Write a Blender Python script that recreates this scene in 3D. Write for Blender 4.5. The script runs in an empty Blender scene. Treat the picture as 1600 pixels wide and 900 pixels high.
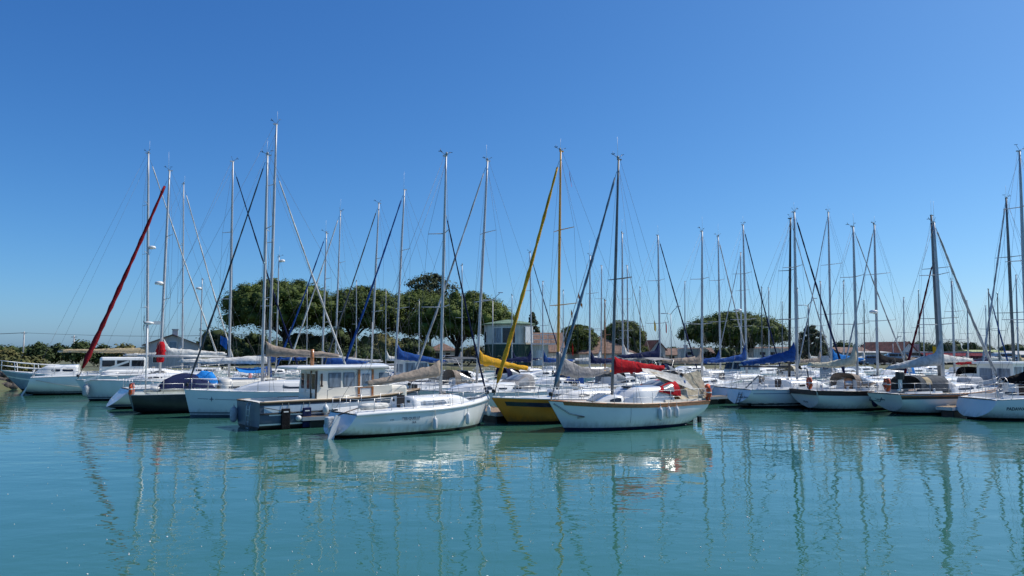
import bpy, bmesh, math, random
from mathutils import Vector, Matrix, noise
R = math.radians
scene = bpy.context.scene
COL = scene.collection

# ------------------------------------------------------------------ camera, sky, sun, exposure
CAM_H, FOC, PITCH = 3.5, 1155.0, math.atan(98 / 1155)
cam = bpy.data.cameras.new('camera'); cam.sensor_width = 36; cam.lens = FOC / 1600 * 36
cam.clip_end = 20000; cam.clip_start = 0.1
cam_o = bpy.data.objects.new('camera', cam); COL.objects.link(cam_o)
cam_o.location = (0, 0, CAM_H); cam_o.rotation_euler = (math.pi / 2 + PITCH, 0, 0)
scene.camera = cam_o
SUN_AZ, SUN_EL = 68.0, 51.0            # degrees right of the view direction, and above the horizon
world = bpy.data.worlds.new('World'); scene.world = world; world.use_nodes = True
wn = world.node_tree; wn.nodes.clear()
wo = wn.nodes.new('ShaderNodeOutputWorld'); bg = wn.nodes.new('ShaderNodeBackground')
sky = wn.nodes.new('ShaderNodeTexSky'); sky.sky_type = 'NISHITA'; sky.sun_disc = False
sky.sun_elevation = R(SUN_EL); sky.sun_rotation = R(SUN_AZ)
sky.altitude = 0; sky.air_density = 0.8; sky.dust_density = 0.8; sky.ozone_density = 10.0
# the sky's three channels, balanced for a clear dry maritime day
sep = wn.nodes.new('ShaderNodeSeparateColor'); cmb = wn.nodes.new('ShaderNodeCombineColor'); wn.links.new(sky.outputs[0], sep.inputs[0])
for ch, (gam, gain) in enumerate(((1.35, .74), (1.08, 1.15), (.82, 1.85))):
    pw = wn.nodes.new('ShaderNodeMath'); pw.operation = 'POWER'; pw.inputs[1].default_value = gam
    ml = wn.nodes.new('ShaderNodeMath'); ml.operation = 'MULTIPLY'; ml.inputs[1].default_value = gain
    wn.links.new(sep.outputs[ch], pw.inputs[0]); wn.links.new(pw.outputs[0], ml.inputs[0]); wn.links.new(ml.outputs[0], cmb.inputs[ch])
bg.inputs['Strength'].default_value = 0.10
wn.links.new(cmb.outputs[0], bg.inputs[0])
wn.links.new(bg.outputs[0], wo.inputs[0])
sun = bpy.data.lights.new('sun', 'SUN'); sun.energy = 5.0; sun.angle = R(0.5); sun.color = (1, .95, .87)
sun_o = bpy.data.objects.new('sun', sun); COL.objects.link(sun_o)
sd = Vector((math.sin(R(SUN_AZ)) * math.cos(R(SUN_EL)), math.cos(R(SUN_AZ)) * math.cos(R(SUN_EL)), math.sin(R(SUN_EL))))
sun_o.rotation_euler = sd.to_track_quat('Z', 'Y').to_euler()
vs = scene.view_settings; vs.view_transform = 'Standard'; vs.look = 'None'; vs.exposure = 0.0; vs.gamma = 1.0
vs.use_curve_mapping = False
scene.cycles.max_bounces = 6; scene.cycles.diffuse_bounces = 3; scene.cycles.glossy_bounces = 4
scene.cycles.transparent_max_bounces = 8
scene.cycles.use_denoising = True

# ------------------------------------------------------------------ helpers
def ray(u, v):
    a = (u - 800) / FOC; b = (450 - v) / FOC
    return Vector((a, math.cos(PITCH) - b * math.sin(PITCH), math.sin(PITCH) + b * math.cos(PITCH)))
def at(u, v, Y):
    "real-world point seen in the direction (u, v) at Y metres from the quay the camera stands on"
    d = ray(u, v); t = Y / d.y
    return Vector((d.x * t, Y, CAM_H + d.z * t))
def xat(u, Y): return at(u, 548, Y).x
def zat(v, Y): return at(800, v, Y).z
def tag(o, label=None, cat=None, group=None, kind=None):
    if label: o['label'] = label
    if cat: o['category'] = cat
    if group: o['group'] = group
    if kind: o['kind'] = kind
    return o
def empty(name, loc, rz=0.0):
    o = bpy.data.objects.new(name, None); COL.objects.link(o)
    o.location = loc; o.rotation_euler = (0, 0, rz); o.empty_display_size = .3
    return o
class MB:
    def __init__(s): s.v = []; s.f = []; s.m = []; s.s = []
    def add(s, vs, fs, m=0, smooth=False):
        b = len(s.v); s.v += [tuple(p) for p in vs]
        for f in fs: s.f.append(tuple(b + i for i in f)); s.m.append(m); s.s.append(smooth)
        return s
    def box(s, c, d, m=0, rz=0.0, ry=0.0):
        M = Matrix.Translation(c) @ Matrix.Rotation(rz, 4, 'Z') @ Matrix.Rotation(ry, 4, 'Y')
        vs = [M @ Vector((x * d[0] / 2, y * d[1] / 2, z * d[2] / 2)) for x in (-1, 1) for y in (-1, 1) for z in (-1, 1)]
        return s.add(vs, [(0, 1, 3, 2), (4, 6, 7, 5), (0, 4, 5, 1), (2, 3, 7, 6), (0, 2, 6, 4), (1, 5, 7, 3)], m)
    def rbox(s, c, d, m=0, r=.04, rz=0.0):
        "box with its upright and top edges rounded off"
        M = Matrix.Translation(c) @ Matrix.Rotation(rz, 4, 'Z'); hx, hy, hz = d[0] / 2, d[1] / 2, d[2] / 2
        r = min(r, hx * .9, hy * .9, hz * .9)
        rings = []
        for z, q in ((-hz, 0), (hz - r, 0), (hz - r * .3, .3), (hz, 1)):
            ring = []
            for sx, sy in ((1, 1), (-1, 1), (-1, -1), (1, -1)):
                for k in range(4):
                    a = {(1, 1): 0, (-1, 1): 90, (-1, -1): 180, (1, -1): 270}[(sx, sy)] + k * 30
                    ring.append(M @ Vector((sx * (hx - r) + r * (1 - q * .8) * math.cos(R(a)), sy * (hy - r) + r * (1 - q * .8) * math.sin(R(a)), z)))
            rings.append(ring)
        return s.loft(rings, m, cap=True, closed=True, smooth=False)
    def loft(s, rings, m=0, closed=True, cap=False, smooth=True, mats=None):
        n = len(rings[0]); b = len(s.v)
        for r in rings: s.v += [tuple(p) for p in r]
        for i in range(len(rings) - 1):
            for j in range(n if closed else n - 1):
                k = (j + 1) % n
                s.f.append((b + i * n + j, b + i * n + k, b + (i + 1) * n + k, b + (i + 1) * n + j))
                s.m.append(mats[j] if mats else m); s.s.append(smooth)
        if cap:
            s.f.append(tuple(b + j for j in reversed(range(n)))); s.m.append(m); s.s.append(False)
            s.f.append(tuple(b + (len(rings) - 1) * n + j for j in range(n))); s.m.append(m); s.s.append(False)
        return s
    def path(s, pts, r, m=0, n=6, closed=False, rs=None, ov=1.0):
        pts = [Vector(p) for p in pts]; rings = []; N = len(pts)
        up = Vector((0, 0, 1))
        for i, p in enumerate(pts):
            if closed: t = pts[(i + 1) % N] - pts[i - 1]
            else: t = pts[min(i + 1, N - 1)] - pts[max(i - 1, 0)]
            t = t.normalized() if t.length > 1e-9 else up
            a = Vector((0, 1, 0)) if abs(t.z) > .9 else up
            x = a.cross(t).normalized(); y = t.cross(x)
            rr = rs[i] if rs else r
            rings.append([p + x * (rr * ov * math.cos(2 * math.pi * k / n)) + y * (rr * math.sin(2 * math.pi * k / n)) for k in range(n)])
        if closed: rings.append(rings[0])
        return s.loft(rings, m, cap=not closed)
    def tube(s, a, b, r0, r1=None, m=0, n=6): 
        return s.path([a, b], r0, m, n, rs=[r0, r0 if r1 is None else r1])
    def lathe(s, prof, c, m=0, n=12, axis='Z'):
        rings = []
        for r, z in prof:
            ring = []
            for k in range(n):
                a = 2 * math.pi * k / n; p = (r * math.cos(a), r * math.sin(a), z)
                if axis == 'X': p = (z, p[0], p[1])
                if axis == 'Y': p = (p[0], z, p[1])
                ring.append(Vector(c) + Vector(p))
            rings.append(ring)
        return s.loft(rings, m, cap=True)
    def build(s, name, mats, parent=None, loc=None):
        me = bpy.data.meshes.new(name); me.from_pydata(s.v, [], s.f)
        if not isinstance(mats, (list, tuple)): mats = [mats]
        for q in mats: me.materials.append(q)
        me.polygons.foreach_set('material_index', s.m); me.polygons.foreach_set('use_smooth', s.s)
        me.validate(); me.update()
        o = bpy.data.objects.new(name, me); COL.objects.link(o)
        if parent: o.parent = parent
        if loc is not None: o.location = loc
        return o

# ------------------------------------------------------------------ materials
MATS = {}
def mat(name, col, rough=.5, metal=0.0, grime=None, var=.12, scale=3.0, bump=0.0, bscale=20.0, col2=None, coat=0.0, spec=.5, stretch=(1, 1, 1), det=4):
    if name in MATS: return MATS[name]
    m = bpy.data.materials.new(name); m.use_nodes = True; nt = m.node_tree; b = nt.nodes['Principled BSDF']
    b.inputs['Roughness'].default_value = rough; b.inputs['Metallic'].default_value = metal
    b.inputs['Coat Weight'].default_value = coat; b.inputs['Specular IOR Level'].default_value = spec
    tc = nt.nodes.new('ShaderNodeTexCoord'); mp = nt.nodes.new('ShaderNodeMapping'); mp.inputs['Scale'].default_value = stretch
    nt.links.new(tc.outputs['Object'], mp.inputs[0])
    n = nt.nodes.new('ShaderNodeTexNoise'); n.inputs['Scale'].default_value = scale; n.inputs['Detail'].default_value = det
    nt.links.new(mp.outputs[0], n.inputs['Vector'])
    mx = nt.nodes.new('ShaderNodeMix'); mx.data_type = 'RGBA'
    c2 = col2 or tuple(max(0, c * (1 - var * 2)) for c in col)
    mx.inputs['A'].default_value = (*c2, 1); mx.inputs['B'].default_value = (*col, 1)
    rp = nt.nodes.new('ShaderNodeValToRGB'); rp.color_ramp.elements[0].position = .35; rp.color_ramp.elements[1].position = .62
    nt.links.new(n.outputs['Fac'], rp.inputs[0]); nt.links.new(rp.outputs[0], mx.inputs['Factor'])
    out = mx.outputs['Result']
    if grime:      # scum line and streaks that have settled just above the water
        sx = nt.nodes.new('ShaderNodeSeparateXYZ'); nt.links.new(tc.outputs['Object'], sx.inputs[0])
        m3 = nt.nodes.new('ShaderNodeMapping'); m3.inputs['Scale'].default_value = (5, 5, .5); nt.links.new(tc.outputs['Object'], m3.inputs[0])
        n3 = nt.nodes.new('ShaderNodeTexNoise'); n3.inputs['Scale'].default_value = 1.4; n3.inputs['Detail'].default_value = 6; nt.links.new(m3.outputs[0], n3.inputs['Vector'])
        r3 = nt.nodes.new('ShaderNodeMapRange'); r3.inputs['From Min'].default_value = .75; r3.inputs['From Max'].default_value = .1; nt.links.new(sx.outputs['Z'], r3.inputs['Value'])
        k3 = nt.nodes.new('ShaderNodeMath'); k3.operation = 'MULTIPLY'; nt.links.new(r3.outputs[0], k3.inputs[0]); nt.links.new(n3.outputs['Fac'], k3.inputs[1])
        p3 = nt.nodes.new('ShaderNodeMath'); p3.operation = 'MULTIPLY_ADD'; p3.use_clamp = True; p3.inputs[1].default_value = 2.2; p3.inputs[2].default_value = -.55; nt.links.new(k3.outputs[0], p3.inputs[0])
        g3 = nt.nodes.new('ShaderNodeMix'); g3.data_type = 'RGBA'; g3.inputs['B'].default_value = (*grime, 1); nt.links.new(p3.outputs[0], g3.inputs['Factor']); nt.links.new(out, g3.inputs['A']); out = g3.outputs['Result']
    nt.links.new(out, b.inputs['Base Color'])
    if bump:
        n2 = nt.nodes.new('ShaderNodeTexNoise'); n2.inputs['Scale'].default_value = bscale; n2.inputs['Detail'].default_value = 5
        nt.links.new(mp.outputs[0], n2.inputs['Vector'])
        bp = nt.nodes.new('ShaderNodeBump'); bp.inputs['Strength'].default_value = bump; bp.inputs['Distance'].default_value = .05
        nt.links.new(n2.outputs['Fac'], bp.inputs['Height']); nt.links.new(bp.outputs[0], b.inputs['Normal'])
    MATS[name] = m; return m
GEL = mat('white_gelcoat', (.80, .80, .77), .25, var=.04, scale=1.3, coat=.3)
GELC = mat('cream_gelcoat', (.80, .76, .66), .3, var=.05, scale=1.3)
GELG = mat('grey_green_paint', (.50, .53, .46), .5, var=.08)
HWHITE = mat('white_hull_paint', (.76, .77, .75), .22, grime=(.40, .38, .27), var=.05, scale=.9, coat=.4, stretch=(1, 1, .3), col2=(.66, .68, .64))
HBLUE = mat('pale_blue_hull_paint', (.76, .78, .75), .3, grime=(.42, .42, .33), var=.05, scale=.9, coat=.3)
HYEL = mat('ochre_hull_paint', (.60, .22, .014), .35, grime=(.16, .10, .03), var=.1, scale=1.5)
HDARK = mat('charcoal_hull_paint', (.035, .042, .045), .45, var=.25, scale=1.2)
HNAVY = mat('slate_blue_hull_paint', (.075, .11, .16), .4, var=.15, scale=1.2)
HGREY = mat('grey_hull_paint', (.30, .36, .40), .4, var=.1)
BLACK = mat('black_antifoul', (.012, .012, .013), .6, var=.3)
NAVY = mat('navy_antifoul', (.012, .025, .075), .5, var=.2)
ROSE = mat('red_antifoul', (.16, .02, .015), .6, var=.2)
STRB = mat('blue_stripe_paint', (.02, .06, .2), .3)
STRG = mat('grey_stripe_paint', (.12, .15, .17), .35)
PALE = mat('pale_panel_paint', (.50, .60, .68), .35, var=.06)
ALU = mat('mast_aluminium', (.50, .51, .52), .5, metal=.3, var=.08, scale=2)
ALUD = mat('dark_backlit_metal', (.16, .17, .175), .45, metal=.3, var=.12, scale=2)  # dark grey metal, also used to paint masts seen against the light
BLKM = mat('black_mast_paint', (.012, .012, .014), .35)
YELM = mat('ochre_mast_paint', (.74, .35, .03), .4, var=.1)
WOOD = mat('varnished_wood', (.42, .16, .045), .35, var=.25, scale=4, stretch=(1, 6, 6), coat=.3)
TEAK = mat('weathered_teak', (.34, .24, .15), .7, var=.2, scale=5, stretch=(.5, 8, 8))
DWOOD = mat('dark_wood', (.06, .032, .022), .45, var=.25, stretch=(1, 6, 6))
STEEL = mat('stainless_steel', (.58, .58, .58), .42, metal=.8, var=.05)
WIRE = mat('rigging_wire', (.12, .125, .13), .5, metal=.3)
ROPE = mat('pale_rope', (.55, .52, .45), .9, var=.2, scale=30)
GLASS = mat('dark_window_glass', (.025, .035, .05), .06, var=.3, scale=2)
GLASSB = mat('curtained_window_glass', (.24, .30, .37), .12, var=.25, scale=7, stretch=(1, 1, .2))
CLEAR = mat('clouded_vinyl_window', (.30, .32, .33), .2, var=.2)
PLAST = mat('black_plastic', (.015, .015, .016), .4)
WPLAST = mat('white_plastic', (.75, .75, .73), .4, var=.05)
FEND = mat('white_fender_vinyl', (.66, .68, .68), .4, var=.08)
ORANGE = mat('orange_lifebuoy', (.68, .10, .03), .6, var=.12)
def canvas(name, c, var=.14, thin=0.0):
    m = mat(name, c, .9, var=var, scale=6, bump=.6, bscale=9, spec=.15)
    if thin:      # cloth thin enough for the sun to glow through
        nt = m.node_tree; b = nt.nodes['Principled BSDF']; o = nt.nodes['Material Output']; t = nt.nodes.new('ShaderNodeBsdfTranslucent'); x = nt.nodes.new('ShaderNodeMixShader'); x.inputs[0].default_value = thin
        nt.links.new(b.inputs['Base Color'].links[0].from_socket, t.inputs[0]); nt.links.new(b.outputs[0], x.inputs[1]); nt.links.new(t.outputs[0], x.inputs[2]); nt.links.new(x.outputs[0], o.inputs[0])
    return m
C_RED = canvas('red_canvas', (.46, .012, .02)); C_BLUE = canvas('royal_blue_canvas', (.018, .075, .27)); C_NAVY = canvas('navy_canvas', (.012, .02, .07))
C_GREY = canvas('grey_canvas', (.33, .32, .31)); C_TAUPE = canvas('taupe_canvas', (.33, .27, .22)); C_TAN = canvas('tan_canvas', (.50, .40, .25))
C_YEL = canvas('yellow_canvas', (.72, .38, .03)); C_WHITE = canvas('white_canvas', (.68, .67, .63)); C_CREAM = canvas('cream_canvas', (.62, .56, .42))
C_BLACK = canvas('black_canvas', (.012, .012, .014)); C_SKY = canvas('bright_blue_canvas', (.015, .20, .58)); C_LGREY = canvas('pale_grey_canvas', (.50, .51, .52))
C_AWN = canvas('awning_cloth', (.80, .71, .54), thin=.45); C_SHEET = canvas('white_sheet_cloth', (.75, .73, .68), thin=.3); C_DRED = canvas('dark_red_canvas', (.17, .012, .02)); C_SLATE = canvas('slate_canvas', (.10, .11, .12))
C_TEAL = canvas('steel_blue_canvas', (.18, .25, .32))
FUR = {'grey': C_LGREY, 'white': C_WHITE, 'blue': C_BLUE, 'navy': C_NAVY, 'black': C_SLATE, 'red': C_DRED, 'yellow': C_YEL, 'taupe': C_TAUPE, 'steel': C_TEAL, 'bred': canvas('furled_red_canvas', (.27, .014, .022))}
FURD = {k: canvas('wrap_shade_' + k, tuple(c * .62 for c in m.node_tree.nodes['Mix'].inputs['B'].default_value[:3])) for k, m in FUR.items()}  # darkened copy of each sail colour, shade painted into the wraps
SKIN = mat('skin', (.50, .28, .20), .6, var=.08); HAIR = mat('dark_hair', (.03, .02, .015), .7)

# ------------------------------------------------------------------ ground and water
def land_height(x, y):
    "shore of the basin: water in front, land behind it and to the left"
    def seg(px, py, a, b):
        ax, ay = a; bx, by = b; dx, dy = bx - ax, by - ay
        t = max(0, min(1, ((px - ax) * dx + (py - ay) * dy) / (dx * dx + dy * dy)))
        return math.hypot(px - ax - t * dx, py - ay - t * dy)
    inside = True; n = len(BASIN); d = 1e9; c = False
    for i in range(n):
        a, b = BASIN[i], BASIN[(i + 1) % n]; d = min(d, seg(x, y, a, b))
        if (a[1] > y) != (b[1] > y) and x < (b[0] - a[0]) * (y - a[1]) / (b[1] - a[1]) + a[0]: c = not c
    if c: d = -d
    z = 1.2 * max(0, min(1, (d + .5) / 2.5)) if d > -.5 else max(-3, (d + .5) * .8)
    return z + (0 if d < 2 else .15 * noise.noise(Vector((x * .05, y * .05, 0))))
BASIN = [(-50, 2), (-50, 56), (-45.5, 68), (-44, 84), (-34, 98), (0, 104), (60, 104), (160, 108), (220, 80), (220, 2)]
def axis_vals(lo, hi, step, far):
    v = []; x = lo
    while x <= hi: v.append(x); x += step
    e = [2, 5, 10, 20, 45, 100, 250, 600, 1500, far]
    return [lo - k for k in reversed(e)] + v + [hi + k for k in e]
gx = axis_vals(-64, 228, 2.5, 5000); gy = axis_vals(-6, 116, 1.6, 5000)
mb = MB(); mb.add([(x, y, land_height(x, y)) for y in gy for x in gx],
       [(j * len(gx) + i, j * len(gx) + i + 1, (j + 1) * len(gx) + i + 1, (j + 1) * len(gx) + i) for j in range(len(gy) - 1) for i in range(len(gx) - 1)], 0, True)
GROUND = mat('dry_grass_and_gravel', (.13, .125, .075), .95, col2=(.065, .08, .03), scale=.25, bump=.5, bscale=2, det=8)
tag(mb.build('ground', GROUND), 'dry grassy ground around the marina basin', kind='structure')

def water_material():
    m = bpy.data.materials.new('harbour_water'); m.use_nodes = True; nt = m.node_tree; b = nt.nodes['Principled BSDF']
    b.inputs['Base Color'].default_value = WATER_COL; b.inputs['Roughness'].default_value = .0; b.inputs['IOR'].default_value = 1.75
    g = nt.nodes.new('ShaderNodeTexCoord'); hsum = None
    for sc, rot, amp, det in WAVES:
        mp = nt.nodes.new('ShaderNodeMapping'); mp.inputs['Scale'].default_value = (sc[0], sc[1], 1); mp.inputs['Rotation'].default_value = (0, 0, R(rot))
        n = nt.nodes.new('ShaderNodeTexNoise'); n.inputs['Scale'].default_value = 1; n.inputs['Detail'].default_value = det; n.inputs['Roughness'].default_value = .45
        k = nt.nodes.new('ShaderNodeMath'); k.operation = 'MULTIPLY'; k.inputs[1].default_value = amp
        nt.links.new(g.outputs['Object'], mp.inputs[0]); nt.links.new(mp.outputs[0], n.inputs['Vector']); nt.links.new(n.outputs['Fac'], k.inputs[0])
        if amp < .02:      # small ripples come in gusts
            nm = nt.nodes.new('ShaderNodeTexNoise'); nm.inputs['Scale'].default_value = .09; nm.inputs['Detail'].default_value = 2; nt.links.new(g.outputs['Object'], nm.inputs['Vector'])
            mr_ = nt.nodes.new('ShaderNodeMapRange'); mr_.inputs['From Min'].default_value = .42; mr_.inputs['From Max'].default_value = .62; mr_.inputs['To Min'].default_value = .45; mr_.inputs['To Max'].default_value = 1.15; nt.links.new(nm.outputs['Fac'], mr_.inputs['Value'])
            k2 = nt.nodes.new('ShaderNodeMath'); k2.operation = 'MULTIPLY'; nt.links.new(k.outputs[0], k2.inputs[0]); nt.links.new(mr_.outputs[0], k2.inputs[1]); k = k2
        if hsum:
            a = nt.nodes.new('ShaderNodeMath'); a.operation = 'ADD'; nt.links.new(hsum, a.inputs[0]); nt.links.new(k.outputs[0], a.inputs[1]); hsum = a.outputs[0]
        else: hsum = k.outputs[0]
    bp = nt.nodes.new('ShaderNodeBump'); bp.inputs['Strength'].default_value = 1; bp.inputs['Distance'].default_value = 1
    nt.links.new(hsum, bp.inputs['Height']); nt.links.new(bp.outputs[0], b.inputs['Normal'])
    return m
WATER_COL = (.036, .132, .100, 1)
WAVES = [((.4, .75), 10, .024, 1), ((1.1, 1.7), -14, .0105, 1), ((2.3, 3.6), 22, .0068, 1), ((5.0, 7.5), -8, .0022, 1)]
mb = MB(); mb.add([(-60, -20, 0), (240, -20, 0), (240, 118, 0), (-60, 118, 0)], [(0, 1, 2, 3)])
tag(mb.build('water', water_material()), 'rippled turquoise harbour water', kind='structure')

# ------------------------------------------------------------------ hull form
class Hull:
    def __init__(s, L, B, fb, fm, fs, rake, so, tw, full=2.8, kst=.12, fine=2.1):
        s.L, s.B, s.fb, s.fm, s.fs, s.rake, s.so, s.tw, s.full, s.kst, s.fine = L, B, fb, fm, fs, rake, so, tw, full, kst, fine
    def hb(s, t):
        if t < .45: w = s.tw + (1 - s.tw) * math.sin(math.pi / 2 * t / .45)
        else: w = 1 - ((t - .45) / .55) ** s.fine
        return max(.02, s.B / 2 * w)
    def zs(s, t):
        return s.fm + (s.fb - s.fm) * ((t - .35) / .65) ** 2 if t > .35 else s.fm + (s.fs - s.fm) * ((.35 - t) / .35) ** 2
    def zk(s, t):
        if t < .3: return s.kst + (-.55 - s.kst) * math.sin(math.pi / 2 * t / .3)
        if t > .75: return -.55 + .43 * ((t - .75) / .25) ** 2
        return -.55
    def pt(s, t, z, side=1, off=0.0):
        zs, zk = s.zs(t), s.zk(t); z = max(z, zk + .003)
        u = min(1, max(0, (zs - z) / (zs - zk)))
        y = s.hb(t) * max(0, 1 - u ** s.full) ** .75
        wb = max(0, (t - .55) / .45) ** 2; ws = max(0, (.28 - t) / .28)
        x = -s.L / 2 + t * s.L - s.rake * wb * u * (zs - zk) / zs + s.so * ws * u
        return Vector((x, side * (y + off), z))
    def t_of(s, x): return (x + s.L / 2) / s.L
    def rows(s, t):
        z = s.zs(t); top = .27
        return [z, z - .09, z - .09 - (z - .09 - top) * .25, z - .09 - (z - .09 - top) * .5, z - .09 - (z - .09 - top) * .75, top, .2, .13, .06, -.2, s.zk(t)]
TS = [0, .03, .08, .14, .2, .27, .34, .41, .48, .55, .62, .69, .75, .81, .86, .9, .94, .97, .99, 1.0]
def build_hull(h, parent, top, band, boot, gap, bottom, name='hull'):
    mats = []; 
    for q in (top, band, boot, gap, bottom):
        if q not in mats: mats.append(q)
    rm = [mats.index(q) for q in (band, top, top, top, top, boot, gap, bottom, bottom, bottom)]
    mb = MB(); ring0 = None
    for side in (1, -1):
        rings = []
        for t in TS:
            r = [h.pt(t, z, side) for z in h.rows(t)]
            rings.append(r if side == -1 else list(reversed(r)))
        mb.loft(rings, closed=False, mats=rm if side == -1 else list(reversed(rm)))
    a = [h.pt(0, z, 1) for z in h.rows(0)]; c = [h.pt(0, z, -1) for z in h.rows(0)]
    for i in range(len(a) - 1):
        if (a[i] - a[i + 1]).length > 1e-3: mb.add([a[i], c[i], c[i + 1], a[i + 1]], [(3, 2, 1, 0)], mats.index(top) if i < 7 else mats.index(bottom))
    return mb.build(name, mats, parent)
def build_deck(h, parent, m, cock=None, cw=.6, depth=.5, coam=.14, floor=None):
    "deck with camber and, where cock = (t0, t1), a sunk cockpit with raised coamings"
    ts = sorted(set(TS + ([cock[0] - .001, cock[0], cock[1], cock[1] + .001] if cock else [])))
    rings = []
    for t in ts:
        hb, z = h.hb(t) - .01, h.zs(t) + .012; x = -h.L / 2 + t * h.L
        ins = cock and cock[0] <= t <= cock[1]
        w = min(h.B / 2 * cw, hb * .75)
        prof = []
        for q, dz, dzc in ((1, 0, 0), (min(.98, (w + .22) / hb), .03, .03), (min(.97, (w + .18) / hb), .035, coam), (min(.96, (w + .04) / hb), .04, coam), (w / hb, .045, -depth * .45), (w * .62 / hb, .05, -depth * .45), (w * .6 / hb, .055, -depth)):
            prof.append((hb * q, z + (dzc if ins else dz * min(1, hb))))
        ring = [Vector((x, y, zz)) for y, zz in prof] + [Vector((x, -y, zz)) for y, zz in reversed(prof)]
        rings.append(ring)
    mb = MB(); mb.loft(list(reversed(rings)), closed=False, smooth=False)
    return mb.build('deck', m, parent)
class Cabin:
    "coachroof: stations (x, half width, height) on top of the deck"
    def __init__(s, h, t0, t1, w, hgt, nose=.35):
        s.h = h; s.x0 = -h.L / 2 + t0 * h.L; s.x1 = -h.L / 2 + t1 * h.L; s.w = w; s.hg = hgt; s.nose = nose
    def st(s, x):
        q = (x - s.x0) / (s.x1 - s.x0); t = s.h.t_of(x)
        w = min(s.w, s.h.hb(t) * .72)
        k = 1 if q < 1 - s.nose else max(.03, 1 - ((q - 1 + s.nose) / s.nose) ** 1.6)
        return w * (.55 + .45 * k if k < 1 else 1), s.hg * k * (1 - .12 * q), s.h.zs(t) + .02
    def side(s, x, q, side, off=0.0):
        w, hg, z = s.st(x); return Vector((x, side * (w * (1 - .125 * q) + off), z + hg * q * .85))
    def build(s, parent, m, n=12):
        rings = []
        for i in range(n + 1):
            x = s.x0 + (s.x1 - s.x0) * i / n; w, hg, z = s.st(x)
            half = [(w, -.03), (w * .96, hg * .3), (w * .895, hg * .78), (w * .82, hg * .93), (w * .55, hg * 1.03), (0, hg * 1.08)]
            rings.append([Vector((x, y, z + k)) for y, k in half] + [Vector((x, -y, z + k)) for y, k in reversed(half[:-1])])
        mb = MB(); mb.loft(list(reversed(rings)), closed=False, smooth=True, cap=True); return mb.build('cabin', m, parent)
    def windows(s, cab, spans, m, q0=.35, q1=.8, name='cabin_window'):
        L = s.x1 - s.x0
        for a, b in spans:
            for side in (1, -1):
                mb = MB(); n = 5; top = []; bot = []
                for i in range(n + 1):
                    f = i / n; x = s.x0 + L * (a + (b - a) * f); c = .12 if i in (0, n) else 0
                    top.append(s.side(x, q1 - c * (q1 - q0), side, .008)); bot.append(s.side(x, q0 + c * (q1 - q0), side, .008))
                mb.loft([bot, top] if side == -1 else [top, bot], closed=False); mb.build(name, m, cab)

def sail_cover(parent, a, b, h0, h1, w, m, rise=.0, seed=0, sag=0.0, lean=0.0):
    "stowed mainsail under its cover from the mast end a to the boom end b"
    a, b = Vector(a), Vector(b); rnd = random.Random(seed); rings = []; n = 26
    for i in range(n + 1):
        f = i / n; p = a.lerp(b, f); p.z -= sag * math.sin(math.pi * f)
        hh = h0 * (1 - f) ** 1.25 + h1; ww = w * (1 - .6 * f) * (1 if i < n else .4)
        if f < .10: hh += rise * (1 - f / .10) ** 1.0; ww *= (.75 + .25 * f / .10)
        ring = []
        for k in range(12):
            an = 2 * math.pi * k / 12; cy, cz = math.sin(an), -math.cos(an)
            q = (cz + 1) / 2
            yy = ww / 2 * cy * (1 - .55 * q); zz = -.1 + (hh + .1) * q
            wr = noise.noise(Vector((f * 9 + seed, k * .9, f * 4 - seed))) * .065 + noise.noise(Vector((f * 44 + seed, k * 1.6 + f * 9, seed))) * .042
            ring.append(p + Vector((wr * .5, yy + cy * wr + lean * q * hh, zz + wr * .9)))
        rings.append(ring)
    mb = MB(); mb.loft(list(reversed(rings)), cap=True); return mb.build('sail_cover', m, parent)

def horse(loc, rz, label, group='orange lifebuoys on stern rails', m=None, ring=False, s=1.0, tilt=0.0):
    "horseshoe lifebuoy hung on a rail"
    mb = MB(); pts = []
    a0, a1 = (R(-235), R(55)) if not ring else (0, 2 * math.pi)
    n = 18
    for i in range(n + (0 if ring else 1)):
        a = a0 + (a1 - a0) * i / n; pts.append((.24 * s * math.cos(a), 0, .27 * s * math.sin(a)))
    mb.path(pts, .085 * s, n=8, closed=ring)
    o = mb.build('lifebuoy', m or ORANGE, loc=loc); o.rotation_euler = (tilt, 0, rz)
    o2 = MB()
    for a in (R(-90), R(0), R(180)):
        c = Vector((.24 * s * math.cos(a), 0, .27 * s * math.sin(a))); t = Vector((-math.sin(a), 0, math.cos(a))) * .03
        o2.path([c - t, c + t], .089 * s, n=8)
    o2.build('band', WPLAST, o)
    return tag(o, label, 'lifebuoy', group)
def fender(top, length, r, label, m=None, group='fenders hung along the hulls', rope=.35, tilt=(0, 0)):
    o = empty('fender', (top[0], top[1], top[2])); o.rotation_euler = (tilt[0], tilt[1], 0)
    mb = MB(); l = length
    mb.lathe([(r * .25, -rope - l), (r * .75, -rope - l + r * .35), (r, -rope - l + r), (r, -rope - r), (r * .75, -rope - r * .35), (r * .3, -rope), (r * .25, -rope + .05)], (0, 0, 0), n=12)
    mb.build('body', m or FEND, o); MB().tube((0, 0, 0), (0, 0, -rope + .02), .012).build('lanyard', ROPE, o)
    return tag(o, label, 'fender', group)

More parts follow.
